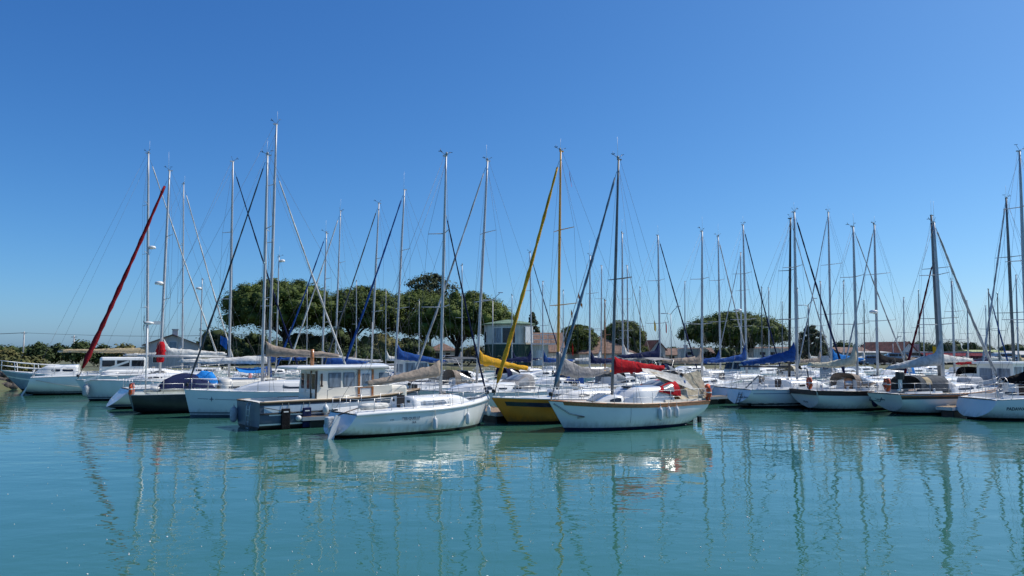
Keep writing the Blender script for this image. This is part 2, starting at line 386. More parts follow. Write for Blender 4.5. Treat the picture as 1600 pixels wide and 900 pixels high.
BOATS = {}
RIG = 0.0068
def sailboat(key, label, u, Y, top, head, L, B=None, J=None, fb=1.35, fm=1.1, fs=1.0, rake=.8, so=-.35, tw=.72, hullm=None, band=None, boot=None, gap=None, bottom=None,
             deckm=None, cabm=None, cab=(.34, .78), cabh=.5, wins=((.15, .5), (.56, .72)), winm=None, mastm=None, mr=.085, cover=None, boomz=None, boomlen=None, boomend=None,
             furl=None, ffrac=.97, fr=.075, hood=None, hoodsize=(.62, 1.55), bimini=None, lod=0, spreaders=2, full=2.8, kst=.12, toe=None, rise=.7, ch0=.42, extra=None, boomm=None, radar=None, foot=None, fine=2.1,
             cock=(.06, .33), lean=0.0, sag=0.0, seed=None, swept=.05, cat='sailboat', group='sailboats moored in the marina', antenna=True, mizzen=None, furl_base=None):
    B = B or (L * .30 + .25); J = J or L * .40
    th = R(head); hd = Vector((math.cos(th), math.sin(th), 0))
    mx = L / 2 - J; fw = Vector((xat(u, Y), Y, 0)); org = fw - hd * mx
    root = empty('sailboat', org, th); BOATS[key] = (root, L, B, head)
    tag(root, label, cat, group)
    rnd = random.Random(seed if seed is not None else key); seed = rnd.random() * 50
    h = Hull(L, B, fb, fm, fs, rake, so, tw, full, kst, fine); root_h = h
    hullm = hullm or HWHITE; bottom = bottom or BLACK; band = band or hullm; boot = boot or STRB; gap = gap or hullm
    build_hull(h, root, hullm, band, boot, gap, bottom)
    deckm = deckm or GEL; cabm = cabm or deckm; mastm = mastm or ALU
    build_deck(h, root, deckm, cock)
    C = Cabin(h, cab[0], cab[1], B * .34, cabh); cabo = C.build(root, cabm); C.windows(cabo, wins, winm or GLASS)
    # toe rail
    if toe or lod < 2:
        mb = MB()
        for sd_ in (1, -1):
            mb.path([h.pt(t, h.zs(t), sd_) + Vector((0, 0, .03)) for t in TS], .03, n=4, ov=1.0)
        mb.build('toe_rail', toe or ALU, root)
    # mast solved so that it stands in the boat's own fore-and-aft plane
    d = ray(*top); det = d.x * (-hd.y) + d.y * hd.x
    tt = (fw.x * (-hd.y) + fw.y * hd.x) / det if abs(det) > 1e-6 else Y
    r_ = ((d.x * tt - fw.x) * hd.x + (d.y * tt - fw.y) * hd.y); ztop = CAM_H + d.z * tt
    if abs(r_) > ztop * .045:
        r_ = max(-ztop * .045, min(ztop * .045, r_)); P = fw + hd * r_; ztop = zat(top[1], P.y)
    w, hg, zc = C.st(mx) if C.x0 < mx < C.x1 else (0, 0, h.zs(h.t_of(mx)))
    foot_z = zc + hg * 1.02
    mt = lambda f: Vector((mx + r_ * f, 0, foot_z + (ztop - foot_z) * f))
    mb = MB(); n = 8
    mb.path([mt(i / n) for i in range(n + 1)], mr, n=10, ov=.72, rs=[mr * (1 if i < 6 else 1 - .13 * (i - 5)) for i in range(n + 1)])
    mb.box(mt(1) + Vector((-.05, 0, .03)), (mr * 2.6, .08, .06))
    masto = mb.build('mast', mastm, root)
    # masthead gear
    if antenna and rnd.random() < .3: MB().lathe([(.02, -.02), (.055, .0), (.055, .1), (.02, .14)], mt(1) + Vector((.0, -.04, .08)), n=8).build('masthead_light', CLEAR, masto)
    if antenna and lod < 2 and rnd.random() < .85:
        mb = MB(); mb.tube(mt(1) + Vector((.06, .03, .05)), mt(1) + Vector((.05 + rnd.uniform(-.06, .06), .03, .6 + rnd.random() * .9)), .009, .006); mb.build('antenna', WPLAST, masto)
    if antenna and lod < 2 and (lod == 0 or rnd.random() < .7):
        mb = MB(); s_ = rnd.choice((-1, 1)); a = mt(1) + Vector((0, 0, .07)); b = a + Vector((s_ * rnd.uniform(.22, .4), .05, rnd.uniform(.08, .22)))
        mb.path([a, b], .011); mb.tube(b + Vector((0, 0, -.02)), b + Vector((0, 0, .12)), .01)
        for k in range(3):
            q = b + Vector((.07 * math.cos(k * 2.1), .07 * math.sin(k * 2.1), .0)); mb.tube(b, q, .007); mb.box(q, (.035, .035, .035))
        e = a + Vector((-s_ * rnd.uniform(.08, .3), -.04, rnd.uniform(.14, .3))); mb.path([a, e], .009); mb.box(e, (.17, .01, .022), rz=rnd.random() * 3); mb.build('wind_vane', PLAST, masto)
    # spreaders, shrouds, stays
    sp = {1: [.5], 2: [.36, .67], 3: [.28, .53, .76]}[spreaders]; tips = []
    for f in sp:
        wsp = B / 2 * (.78 if f < .5 else .58); c = mt(f)
        for sd_ in (1, -1):
            t_ = c + Vector((-L * .02 - swept * wsp, sd_ * wsp, .05)); mb = MB(); mb.tube(c, t_, .028, .018, n=5); mb.build('spreader', mastm, masto)
    for sd_ in (1, -1):
        ch = h.pt(h.t_of(mx - .25), h.zs(h.t_of(mx - .25)), sd_); mb = MB()
        pts = [ch] + [mt(f) + Vector((-L * .02 - swept * B / 2 * (.78 if f < .5 else .58), sd_ * B / 2 * (.78 if f < .5 else .58), .05)) for f in sp] + [mt(.985)]
        mb.path(pts, RIG, n=4)
        mb.path([h.pt(h.t_of(mx - .5), h.zs(h.t_of(mx - .5)), sd_), mt(sp[0] - .02)], RIG, n=4)
        mb.path([h.pt(h.t_of(mx + .35), h.zs(h.t_of(mx + .35)), sd_), mt(sp[0] - .02)], RIG, n=4)
        if len(pts) > 3: mb.path([pts[1], mt(sp[1] - .01)], RIG, n=4)
        mb.build('shroud', WIRE, root)
    st = Vector((-L / 2 + .1, 0, fs + .05)); mb = MB()
    if lod == 0:
        k = mt(1).lerp(st, .8); mb.path([mt(1) + Vector((-.1, 0, 0)), k], RIG, n=4)
        for sd_ in (1, -1): mb.path([k, h.pt(.01, fs, sd_ * .9)], RIG, n=4)
    else: mb.path([mt(1) + Vector((-.1, 0, 0)), st], RIG, n=4)
    mb.build('backstay', WIRE, root)
    bow = furl_base or Vector((L / 2 - .12, 0, fb + .1)); ft = mt(ffrac) + Vector((mr, 0, 0))
    if furl:
        fr *= .85 if furl not in ('bred', 'yellow', 'blue') else 1
        a = bow.lerp(ft, .05); b = bow.lerp(ft, .97); nn = 30; mb = MB()
        mb.path([a.lerp(b, i / nn) + Vector((0, 0, -.16 * math.sin(math.pi * i / nn))) for i in range(nn + 1)], fr, n=8,
                rs=[fr * (.55 if i == 0 else 1.15 - .55 * i / nn) * (1 + .16 * math.sin(i * 2.3 + seed) + .10 * math.sin(i * .7 + seed * 3)) for i in range(nn + 1)])
        for i in range(nn):
            for j in range(8):
                if (j + i) % 8 < 2: mb.m[i * 8 + j] = 1      # darker copy winds round the stay, painting the shade between turns
        fo = mb.build('furled_sail', [FUR[furl], FURD[furl]], root)
        mb = MB(); mb.tube(bow, a, .025); mb.lathe([(.05, 0), (.10, .03), (.10, .15), (.05, .18)], bow + Vector((0, 0, .12)), n=10); mb.build('furling_drum', PLAST, root)
        MB().path([b, ft], .012, n=5).build('forestay', WIRE, root)
    else:
        MB().path([bow, ft], RIG, n=4).build('forestay', WIRE, root)
    # boom and cover
    bl = boomlen or min(mx + L / 2 - .6, L * .40); bz = boomz or (h.zs(.4) + 1.25); be = boomend if boomend is not None else bz + .08
    A = Vector((mx - mr, 0, bz)); Bp = Vector((mx - bl, 0, be))
    MB().path([A, Bp], .065, n=8, ov=.8).build('boom', boomm or mastm, root)
    MB().path([Bp, mt(.97)], .006, n=4).build('topping_lift', WIRE, root)
    if cover: sail_cover(root, A + Vector((-.02, 0, .04)), A.lerp(Bp, .97) + Vector((0, 0, .04)), ch0, .13, .40, cover, rise, seed, sag, lean)
    # rails
    if lod < 2:
        rt = .0135 if lod == 0 else .016
        mb = MB()
        tips_ = [.80, .90, .985]; zt = .60
        P_ = lambda t, sd_, dz: h.pt(t, h.zs(t), sd_ , -.04) + Vector((0, 0, dz))
        upper = [P_(.80, 1, zt), P_(.88, 1, zt), P_(.955, 1, zt + .02), Vector((L / 2 + .02, .16, fb + zt)), Vector((L / 2 + .02, -.16, fb + zt)), P_(.955, -1, zt + .02), P_(.88, -1, zt), P_(.80, -1, zt)]
        mb.path(upper, rt, n=5)
        mb.path([Vector((p.x, p.y, p.z - .28)) for p in upper[:3]], rt * .9, n=5); mb.path([Vector((p.x, p.y, p.z - .28)) for p in upper[5:]], rt * .9, n=5)
        for sd_ in (1, -1):
            for t in (.80, .90, .97): mb.path([P_(t, sd_, 0), P_(t, sd_, zt)], rt, n=5)
        mb.build('pulpit', STEEL, root)
        mb = MB(); z2 = .62
        q = [P_(.2, 1, z2), P_(.1, 1, z2), P_(.01, 1, z2)]; q2 = [P_(.01, -1, z2), P_(.1, -1, z2), P_(.2, -1, z2)]
        for w_ in (q, q2):
            mb.path(w_, rt, n=5); mb.path([p - Vector((0, 0, .3)) for p in w_], rt * .9, n=5)
        mb.path([q[2], q2[0]], rt, n=5)
        for sd_ in (1, -1):
            for t in (.01, .1, .2): mb.path([P_(t, sd_, 0), P_(t, sd_, z2)], rt, n=5)
            mb.path([P_(.01, sd_, z2) * .7 + P_(.01, -sd_, z2) * .3, P_(.01, sd_, 0) * .7 + P_(.01, -sd_, 0) * .3], rt, n=5)
        mb.build('pushpit', STEEL, root)
        for sd_ in (1, -1):
            for t in (.33, .46, .58, .69): MB().path([P_(t, sd_, 0), P_(t, sd_, .62)], rt, n=5).build('stanchion', STEEL, root)
            ts_ = [.2, .33, .46, .58, .69, .80]
            mb = MB(); mb.path([P_(t, sd_, .61) for t in ts_], .006, n=4); mb.path([P_(t, sd_, .32) for t in ts_], .006, n=4); mb.build('lifeline', STEEL, root)
    # companionway, hatch, winches, coiled gear
    if lod < 2:
        w, hg, zc2 = C.st(C.x0)
        MB().box((C.x0 - .012, 0, zc2 + hg * .45), (.02, .62, hg * .9 + .3)).build('companionway', DWOOD, cabo)
        w, hg, z3 = C.st(C.x0 + .7 * (C.x1 - C.x0)); MB().rbox((C.x0 + .66 * (C.x1 - C.x0), 0, z3 + hg * 1.06 + .02), (.5, .5, .06)).build('hatch', GLASS, cabo)
        for sd_ in (1, -1):
            t = cock[1] - .06; x = -L / 2 + t * L; wy = min(B / 2 * .6, h.hb(t) * .75) + .12
            MB().lathe([(.09, 0), (.075, .04), (.06, .1), (.085, .15), (.05, .17)], (x, sd_ * wy, h.zs(t) + .14), n=10).build('winch', STEEL, root)
        mb = MB(); 
        for k in range(1): 
            x = mx + rnd.uniform(-.8, .5); y = rnd.uniform(-.5, .5); w, hg, z3 = C.st(x)
            mb.path([Vector((x + .13 * math.cos(a * .9), y + .13 * math.sin(a * .9), z3 + hg * 1.06 + .01 * a)) for a in range(15)], .014, n=4)
        mb.build('rope_coil', ROPE, cabo)
    if hood: sprayhood(root, C, B, hood, *hoodsize)
    if bimini: bimini_top(root, h, bimini)
    if radar:
        c = mt(radar) + Vector((.33, 0, 0)); mb = MB(); mb.lathe([(.05, -.13), (.28, -.11), (.31, -.02), (.27, .09), (.1, .13)], c, n=14); mb.build('radar_dome', WPLAST, masto)
        MB().box(c + Vector((-.2, 0, -.15)), (.34, .1, .04)).build('radar_bracket', ALU, masto)
    if extra: extra(root, h, C, mt, mx)
    return root
def sprayhood(root, C, B, m, hgt=.62, lng=1.55, win=CLEAR, wid=None):
    w, hg, z = C.st(C.x0); wd = wid or w * 1.02; z0 = z + hg * .75; rings = []; n = 7; x0 = C.x0 - .45
    def arch(f, k, off=0.0):
        a = math.pi * k / 12; hh = hgt * (1 - (1 - f) ** 0.0) if False else hgt * math.sin(math.pi / 2 * min(1, f * 1.0 + .0)) ** .8
        c, s_ = math.cos(a), math.sin(a)
        return Vector((x0 + lng * (1 - f) * (1 - .2 * s_), (wd + off) * math.copysign(abs(c) ** .55, c), z0 - .28 * abs(c) ** 3 * f + (hh + off) * s_ ** .6))
    for i in range(n + 1): rings.append([arch(.06 + .94 * i / n, k) for k in range(13)])
    mb = MB(); mb.loft(rings, closed=False); mb.loft([[p - Vector((0, 0, .015)) for p in r] for r in reversed(rings)], closed=False); o = mb.build('sprayhood', m, root)
    for ka, kb in ((.5, 3.3), (4.2, 7.8), (8.7, 11.5)):
        mb = MB(); rr = []
        for i in range(5): rr.append([arch(.25 + .45 * i / 4, ka + (kb - ka) * j / 4, .012) for j in range(5)])
        mb.loft(rr, closed=False); mb.build('window', win, o)
def bimini_top(root, h, m, z=2.0, t0=.05, t1=.24):
    x0, x1 = -h.L / 2 + t0 * h.L, -h.L / 2 + t1 * h.L; w = h.B * .36; zz = h.zs(.1) + z; rings = []
    for i in range(6):
        x = x0 + (x1 - x0) * i / 5; rings.append([Vector((x, w * (k / 5 - 1), zz - .15 * (k / 5 - 1) ** 2 - .06 * ((i - 2.5) / 2.5) ** 2)) for k in range(11)])
    mb = MB(); mb.loft(rings, closed=False); mb.loft([[p - Vector((0, 0, .02)) for p in r] for r in reversed(rings)], closed=False); o = mb.build('bimini', m, root)
    mb = MB()
    for x in (x0 + .1, x1 - .1):
        for sd_ in (1, -1): mb.path([(x, sd_ * w, zz - .16), ((x0 + x1) / 2, sd_ * h.hb(.15) * .95, h.zs(.15))], .014, n=5)
        mb.path([(x, -w, zz - .16), (x, 0, zz - .03), (x, w, zz - .16)], .014, n=5)
    mb.build('bimini_frame', STEEL, root)
def hull_text(parent, h, txt, t_c, z_c, size, m, side=-1, shear=0.0, name='lettering'):
    "writing laid on the curved side of a hull"
    cu = bpy.data.curves.new('lettering', 'FONT'); cu.body = txt; cu.size = size; cu.align_x = 'CENTER'; cu.align_y = 'CENTER'; cu.shear = shear; cu.offset = size * .035
    t = bpy.data.objects.new('lettering', cu); COL.objects.link(t)
    bpy.context.view_layer.update()
    me = bpy.data.meshes.new_from_object(t.evaluated_get(bpy.context.evaluated_depsgraph_get()))
    bpy.data.objects.remove(t)
    xc = -h.L / 2 + t_c * h.L
    for v in me.vertices:
        x = xc + v.co.x * (1 if side == -1 else -1); z = z_c + v.co.y
        tt = h.t_of(x)
        for _ in range(3):
            p = h.pt(tt, z, side, .006); tt += (x - p.x) / h.L
        v.co = h.pt(tt, z, side, .006)
    me.materials.append(m); o = bpy.data.objects.new(name, me); COL.objects.link(o); o.parent = parent
    return o
def flat_text(parent, txt, loc, rot, size, m, name='lettering', ext=.003):
    cu = bpy.data.curves.new('lettering', 'FONT'); cu.body = txt; cu.size = size; cu.align_x = 'CENTER'; cu.align_y = 'CENTER'; cu.extrude = ext
    t = bpy.data.objects.new('lettering', cu); COL.objects.link(t); bpy.context.view_layer.update()
    me = bpy.data.meshes.new_from_object(t.evaluated_get(bpy.context.evaluated_depsgraph_get())); bpy.data.objects.remove(t)
    me.materials.append(m); o = bpy.data.objects.new(name, me); COL.objects.link(o); o.location = loc; o.rotation_euler = rot
    if parent: o.parent = parent
    return o

# ------------------------------------------------------------------ extras that only some boats carry
def Wp(root, p):
    th = root.rotation_euler.z; c, s = math.cos(th), math.sin(th)
    return Vector((root.location.x + p[0] * c - p[1] * s, root.location.y + p[0] * s + p[1] * c, root.location.z + p[2]))
def strip(h, root, name, m, t0, t1, z0, z1, side=-1, off=.006, n=14, rel=False):
    "flat band on the hull side between two heights"
    mb = MB(); a = []; b = []
    for i in range(n + 1):
        t = t0 + (t1 - t0) * i / n; zz = h.zs(t) if rel else 0
        a.append(h.pt(t, zz + z0, side, off)); b.append(h.pt(t, zz + z1, side, off))
    mb.loft([a, b] if side == 1 else [b, a], closed=False); return mb.build(name, m, root)
def cloth(pts, m, name, parent=None, thick=.012, wr=.03, seed=0, loc=None):
    "cloth sheet over a grid of points, with small folds and a real thickness"
    rows = []
    for i, r in enumerate(pts):
        rows.append([Vector(p) + Vector((noise.noise(Vector((i * .7 + seed, j * .6, 1))), noise.noise(Vector((i * .7, j * .6 + seed, 5))), noise.noise(Vector((i * .7, j * .6, seed + 9))))) * wr for j, p in enumerate(r)])
    n = len(rows); k = len(rows[0]); mb = MB()
    mb.loft(rows, closed=False)
    nv = (rows[1][0] - rows[0][0]).cross(rows[0][1] - rows[0][0]).normalized() * thick
    mb.loft([[p + nv for p in r] for r in reversed(rows)], closed=False)
    return mb.build(name, m, parent, loc)
def quad_cloth(c00, c10, c11, c01, m, name, parent=None, nu=10, nv=8, sag=.15, seed=0, wr=.03):
    c00, c10, c11, c01 = map(Vector, (c00, c10, c11, c01)); g = []
    for i in range(nu + 1):
        row = []
        for j in range(nv + 1):
            a, b = i / nu, j / nv; p = c00.lerp(c10, a).lerp(c01.lerp(c11, a), b); p.z -= sag * math.sin(math.pi * a) * math.sin(math.pi * b * .5 + math.pi * .25); row.append(p)
        g.append(row)
    return cloth(g, m, name, parent, wr=wr, seed=seed)
def pennant(loc, size, m, label, rz=0, droop=.3, group=None, cat='flag'):
    g = []
    for i in range(8):
        f = i / 7; row = []
        for j in range(4):
            q = j / 3 - .5; row.append((f * size[0] * (1 - droop), .06 * math.sin(f * 7) * size[0], -f * size[0] * droop * 1.2 + q * size[1] * (1 - .25 * f)))
        g.append(row)
    o = cloth(g, m, 'pennant', wr=.01, thick=.004); o.location = loc; o.rotation_euler = (0, 0, rz); return tag(o, label, cat, group)
def outboard(root, loc, m=None):
    mb = MB(); c = Vector(loc)
    mb.rbox(c + Vector((0, 0, .30)), (.42, .30, .42), r=.09); o = mb.build('outboard_motor', m or C_LGREY, root)
    mb = MB(); mb.box(c + Vector((.02, 0, -.12)), (.16, .12, .5)); mb.box(c + Vector((-.02, 0, -.42)), (.1, .06, .3)); mb.lathe([(.02, -.2), (.07, -.1), (.07, .1), (.03, .2)], c + Vector((-.02, 0, -.5)), n=8, axis='X'); mb.build('lower_leg', WPLAST, o); return o

FLAG_OR = canvas('orange_flag', (.75, .22, .03)); FLAG_RD = canvas('red_flag', (.55, .03, .03)); FLAG_YL = canvas('yellow_flag', (.75, .45, .02)); FLAG_BL = canvas('blue_flag', (.02, .12, .42))
DTXT = mat('dark_lettering_paint', (.03, .045, .08), .5); LTXT = mat('pale_lettering_paint', (.7, .72, .72), .5); GTXT = mat('grey_lettering_paint', (.16, .20, .24), .5)

def x_blue(root, h, C, mt, mx):
    hx = h.L / 2
    # tan awning stretched over the cockpit, its pole on the stern
    p0 = (C.x0 - .15, 0, 3.0)
    zs = h.zs(.05); s = 1
    pole = MB().tube((-hx + .0, .42, zs), (-hx - .02, .42, zs + 1.52), .035, n=8).build('awning_pole', ALUD, root)
    side = -1
    aw = quad_cloth((C.x0 + .75, .30, 2.55), (-hx - .05, .42, 2.55), (-hx - .03, 1.02, 1.16), (C.x0 - .48, 1.12, 1.2), C_AWN, 'awning', None, 14, 8, .26, 3, .05)
    aw.location = root.location; aw.rotation_euler = root.rotation_euler
    tag(aw, 'tan awning cloth rigged over the cockpit of the pale blue yacht', 'awning')
    top = quad_cloth((C.x0 + 1.3, .45, 2.55), (C.x0 + 1.0, .0, 2.72), (-hx + 1.15, .55, 2.3), (-hx + .75, 1.0, 1.6), C_SHEET, 'sun_sheet', None, 10, 7, .05, 6, .03)
    top.location = root.location; top.rotation_euler = root.rotation_euler
    tag(top, 'small white sheet slung over the tan awning behind the red sprayhood', 'awning')
    for i, t in enumerate((.30, .36, .42)):
        p = h.pt(t, h.zs(t), 1, .09); q = Wp(root, (p.x, p.y, p.z + .08))
        fender(q, .50 + .08 * (i == 2), .105, ['white fender nearest the stern of the pale blue yacht', 'middle white fender of three beside the blue yacht cockpit', 'white fender nearest the mast on the pale blue hull'][i], rope=.22)
    w = Wp(root, (-hx - .02, .75, zs + .42)); horse(w, root.rotation_euler.z + R(80), 'orange lifebuoy on the stern of the pale blue yacht', ring=False, s=1.5)
    MB().box((-hx + .05, .8, zs + .25), (.12, .12, .6)).build('stern_post', WPLAST, root)
    for sd in (1, -1): strip(h, root, 'rubbing_strake', WOOD, .0, .94, -.13, .02, sd, .022, n=24, rel=True)
    D = Cabin(h, .57, .70, .62, .34, .75); dm = D.build(root, GEL); D.windows(dm, ((.1, .62),), GLASS, .2, .85)
    # flush deck hatch standing open, hull seam, rudder
    mb = MB(); mb.box((1.95, .35, h.zs(.7) + .28), (.75, .55, .04), ry=R(24)); mb.build('open_hatch', CLEAR, root)
    mb = MB(); mb.box((-hx + .28, 0, -.1), (.4, .06, .9)); mb.build('rudder', BLACK, root)
    mb = MB(); mb.box((-hx - .12, .25, .05), (.16, .14, .5)); mb.lathe([(.02, -.18), (.08, -.1), (.08, .12), (.02, .2)], (-hx - .14, .25, -.08), n=8, axis='X'); mb.build('self_steering_gear', PLAST, root)
    mb = MB(); a = h.pt(.93, .75, 1, .03); b = h.pt(.86, .62, 1, .03); mb.path([h.pt(.985, h.zs(.985) - .1, 1, .03), a, b, h.pt(.90, .58, 1, .05)], .035, n=5); mb.build('anchor_chain', ROPE, root)
    MB().path([h.pt(.60, z, 1, .004) for z in (1.0, .7, .4, .3)], .006, n=4).build('hull_seam', GTXT, root)
    MB().box((C.x0 - .9, .55, h.zs(.15) + .25), (.9, .3, .25)).build('cockpit_seat', TEAK, root)
def x_yellow(root, h, C, mt, mx):
    for sd in (1, -1): strip(h, root, 'window_band', GLASS, .60, .955, -.36, -.16, sd, rel=True)
    MB().path([mt(0), mt(.07), mt(.15), mt(.17)], .115, n=10, ov=.76).build('mast_sleeve', ALUD, root)
    MB().rbox((1.2, 0, h.zs(.6) + .35), (1.1, .8, .2)).build('deck_locker', GEL, root)
    q = Wp(root, mt(.33) + Vector((-.3, .65, 0))); pennant(q, (.85, .28), FLAG_OR, 'long orange streamer low on the ochre mast', R(-40), .75, 'orange streamers on the ochre yacht')
    q = Wp(root, mt(.40) + Vector((-.7, .7, 0))); pennant(q, (.7, .28), FLAG_OR, 'crumpled orange streamer right of the ochre mast', R(-30), .7, 'orange streamers on the ochre yacht')
    q = Wp(root, mt(.92) + Vector((-.55, .0, 0))); pennant(q, (.75, .12), FLAG_RD, 'thin red pennant high on the backstay of the ochre yacht', R(0), .85)
def x_near(root, h, C, mt, mx):
    hx = h.L / 2
    hull_text(root, h, 'TES-QUELLE', .315, .69, .155, GTXT); hull_text(root, h, 'SLR', .335, .53, .12, GTXT); hull_text(root, h, 'o x o', .20, .685, .08, DTXT)
    outboard(root, (-hx - .62, -.1, .34), C_LGREY)
    mb = MB(); mb.add([(-hx - .98, -.48, -.25), (-hx - .72, -.48, -.25), (-hx - .36, -.48, .85), (-hx - .56, -.48, .95), (-hx - .98, -.42, -.25), (-hx - .72, -.42, -.25), (-hx - .36, -.42, .85), (-hx - .56, -.42, .95)], [(0, 1, 2, 3), (7, 6, 5, 4), (0, 4, 5, 1), (1, 5, 6, 2), (2, 6, 7, 3), (3, 7, 4, 0)]); mb.build('rudder_blade', WPLAST, root)
    MB().path([(-hx - .45, -.45, .92), (-hx + .2, -.2, 1.05), (-hx + 1.2, .1, 1.22)], .025, n=6).build('tiller', DWOOD, root)
    for sd in (1, -1):
        mb = MB(); g = []
        for t in TS:
            a = h.pt(t, h.zs(t), sd, .05); y1 = max(.0, abs(a.y) - .26 * min(1, h.hb(t))); g.append([a + Vector((0, -sd * .045, -.05)), a + Vector((0, 0, -.045)), a + Vector((0, -sd * .02, .06)), Vector((a.x - .1 * max(0, t - .9) * 10, sd * y1, a.z + .17)), Vector((a.x - .1 * max(0, t - .9) * 10, sd * max(0, y1 - .06), a.z + .14))])
        mb.loft(g if sd == -1 else [list(reversed(r)) for r in g], closed=False); mb.build('gunwale', GEL, root)
    MB().lathe([(.02, -.7), (.12, -.6), (.15, -.3), (.15, .3), (.12, .6), (.02, .7)], (-hx + 1.0, -.75, h.zs(.15) + .26), n=10, axis='X').build('cockpit_cushion', C_WHITE, root)
    for t, l in ((.46, 'white fender amidships on the nearest sloop beside the motor launch'), (.72, 'white fender near the bow of the nearest white sloop')):
        p = h.pt(t, h.zs(t) - .25, -1, .10); q = Wp(root, (p.x, p.y, p.z + .28)); fender(q, .52, .10, l, rope=.34)
    p = h.pt(.97, h.zs(.97), -1, .12); fender(Wp(root, p), .46, .1, 'small white fender hanging under the bow of the nearest sloop', rope=.3)
    for sd in (1, -1): MB().box((C.x0 - .015, sd * .62, h.zs(.3) + .36), (.02, .22, .1)).build('instrument_panel', GLASS, root)
def x_white(root, h, C, mt, mx):
    hx = h.L / 2
    for sd in (1,):
        strip(h, root, 'hull_line', GTXT, .52, .875, -.42, -.395, sd, rel=True); strip(h, root, 'hull_line', GTXT, .905, .95, -.42, -.395, sd, rel=True)
        c = h.pt(.89, h.zs(.89) - .41, sd, .008); dx = h.pt(.891, h.zs(.891) - .41, sd, .008) - c; dx.z = 0; dx.normalize(); mb = MB(); pts = []
        for k in range(8):
            r_ = .15 if k % 2 == 0 else .045; pts.append(c + dx * (r_ * math.sin(k * math.pi / 4)) + Vector((0, .004, r_ * math.cos(k * math.pi / 4))))
        mb.add([c + Vector((0, .004, 0))] + pts, [(0, 1 + k, 1 + (k + 1) % 8) for k in range(8)]); mb.build('star_emblem', GTXT, root)
def x_ketch(root, h, C, mt, mx):
    hx = h.L / 2; zs = h.zs(.02)
    # wind generator on its pole
    mb = MB(); mb.tube((-hx + .75, -.9, zs), (-hx + .72, -.9, zs + 3.9), .035, n=8); po = mb.build('generator_pole', WPLAST, root)
    mb = MB(); c = Vector((-hx + .72, -.9, zs + 4.0)); mb.lathe([(.03, -.18), (.09, -.1), (.10, .1), (.05, .3)], c, n=10, axis='X'); mb.box(c + Vector((.48, 0, .02)), (.4, .02, .2)); mb.build('generator_body', WPLAST, po)
    for k in range(6):
        a = k * math.pi / 3 + .3; d = Vector((0, math.cos(a), math.sin(a))); mb = MB(); mb.path([c + Vector((-.18, 0, 0)) + d * .06, c + Vector((-.2, 0, 0)) + d * .32, c + Vector((-.18, 0, 0)) + d * .62], .04, n=4, rs=[.05, .045, .02], ov=.2); mb.build('blade', PLAST, po)
    # heaped blue covers over the cockpit
    def heap(name, m, c, d, label, seed, cat='tarpaulin'):
        g = []
        for i in range(13):
            row = []
            for j in range(11):
                a, b = i / 12 * 2 - 1, j / 10 * 2 - 1; e = max(0, 1 - a * a) ** .5 * max(0, 1 - b * b) ** .5
                row.append((c[0] + a * d[0], c[1] + b * d[1], c[2] + d[2] * (e + .25 * e * noise.noise(Vector((a * 2.4 + seed, b * 2.4, seed))))))
            g.append(row)
        o = cloth(g, m, name, None, wr=.06, seed=seed); o.location = root.location; o.rotation_euler = root.rotation_euler; return tag(o, label, cat)
    heap('tarpaulin', C_NAVY, (-hx + 2.9, -.3, zs + .32), (1.45, .95, .75), 'navy cover heaped over the cockpit of the charcoal ketch', 2)
    heap('tarpaulin', C_SKY, (-hx + 3.9, -.35, zs + .5), (.7, .6, .75), 'crumpled royal blue tarpaulin beside the navy cover on the charcoal ketch', 5)
    o = quad_cloth((C.x0 + 1.0, -1.0, 2.25), (C.x0 + 2.5, -1.0, 2.2), (C.x0 + 2.5, .3, 2.45), (C.x0 + 1.0, .3, 2.5), C_SKY, 'tarpaulin', None, 8, 6, .1, 8); o.location = root.location; o.rotation_euler = root.rotation_euler
    tag(o, 'bright sky blue tarpaulin spread on the cabin top beside the charcoal ketch mast', 'tarpaulin')
    horse(Wp(root, (-hx + .05, -1.1, zs + .35)), root.rotation_euler.z + R(75), 'faded orange lifebuoy on the stern rail of the charcoal ketch', s=1.15)
    mb = MB(); 
    for (y, l) in ((-.5, .5), (.1, .6)): mb.lathe([(.05, -l / 2), (.17, -l / 2 + .1), (.17, l / 2 - .1), (.05, l / 2)], (-hx + 1.3, y - .4, zs + .25), n=10, axis='X')
    mb.build('rolled_dinghy', C_WHITE, root)
    MB().path([(-hx + .1, -1.3, zs), (-hx + .1, -1.35, zs + .85), (-hx + 1.6, -1.5, zs + .9), (-hx + 1.6, -1.5, zs)], .03, n=6).build('stern_frame', WPLAST, root)
def x_redwrap(root, h, C, mt, mx):
    mb = MB(); n = 9
    mb.path([mt(.055 + .10 * i / n) for i in range(n + 1)], .3, n=10, rs=[.2 + .14 * math.sin(math.pi * i / n) + .05 * math.sin(i * 2.7) for i in range(n + 1)]); mb.build('mast_wrap', C_RED, root)
    hx = h.L / 2
    fender(Wp(root, h.pt(.95, h.zs(.95), 1, .16)), .85, .22, 'large pale grey fender at the bow of the yacht with the red furled jib', C_LGREY, rope=.25)
    mb = MB()
    for k, (a, b) in enumerate((((hx - 3.2, 1.1, 2.75), (hx - 1.4, .9, 2.05)), ((hx - 1.5, .8, 1.75), (hx - .5, .55, 1.4)))): MB().box((Vector(a) + Vector(b)) / 2, ((Vector(a) - Vector(b)).length, .10, .14), ry=math.atan2(a[2] - b[2], b[0] - a[0])).build('passerelle', WPLAST, root)
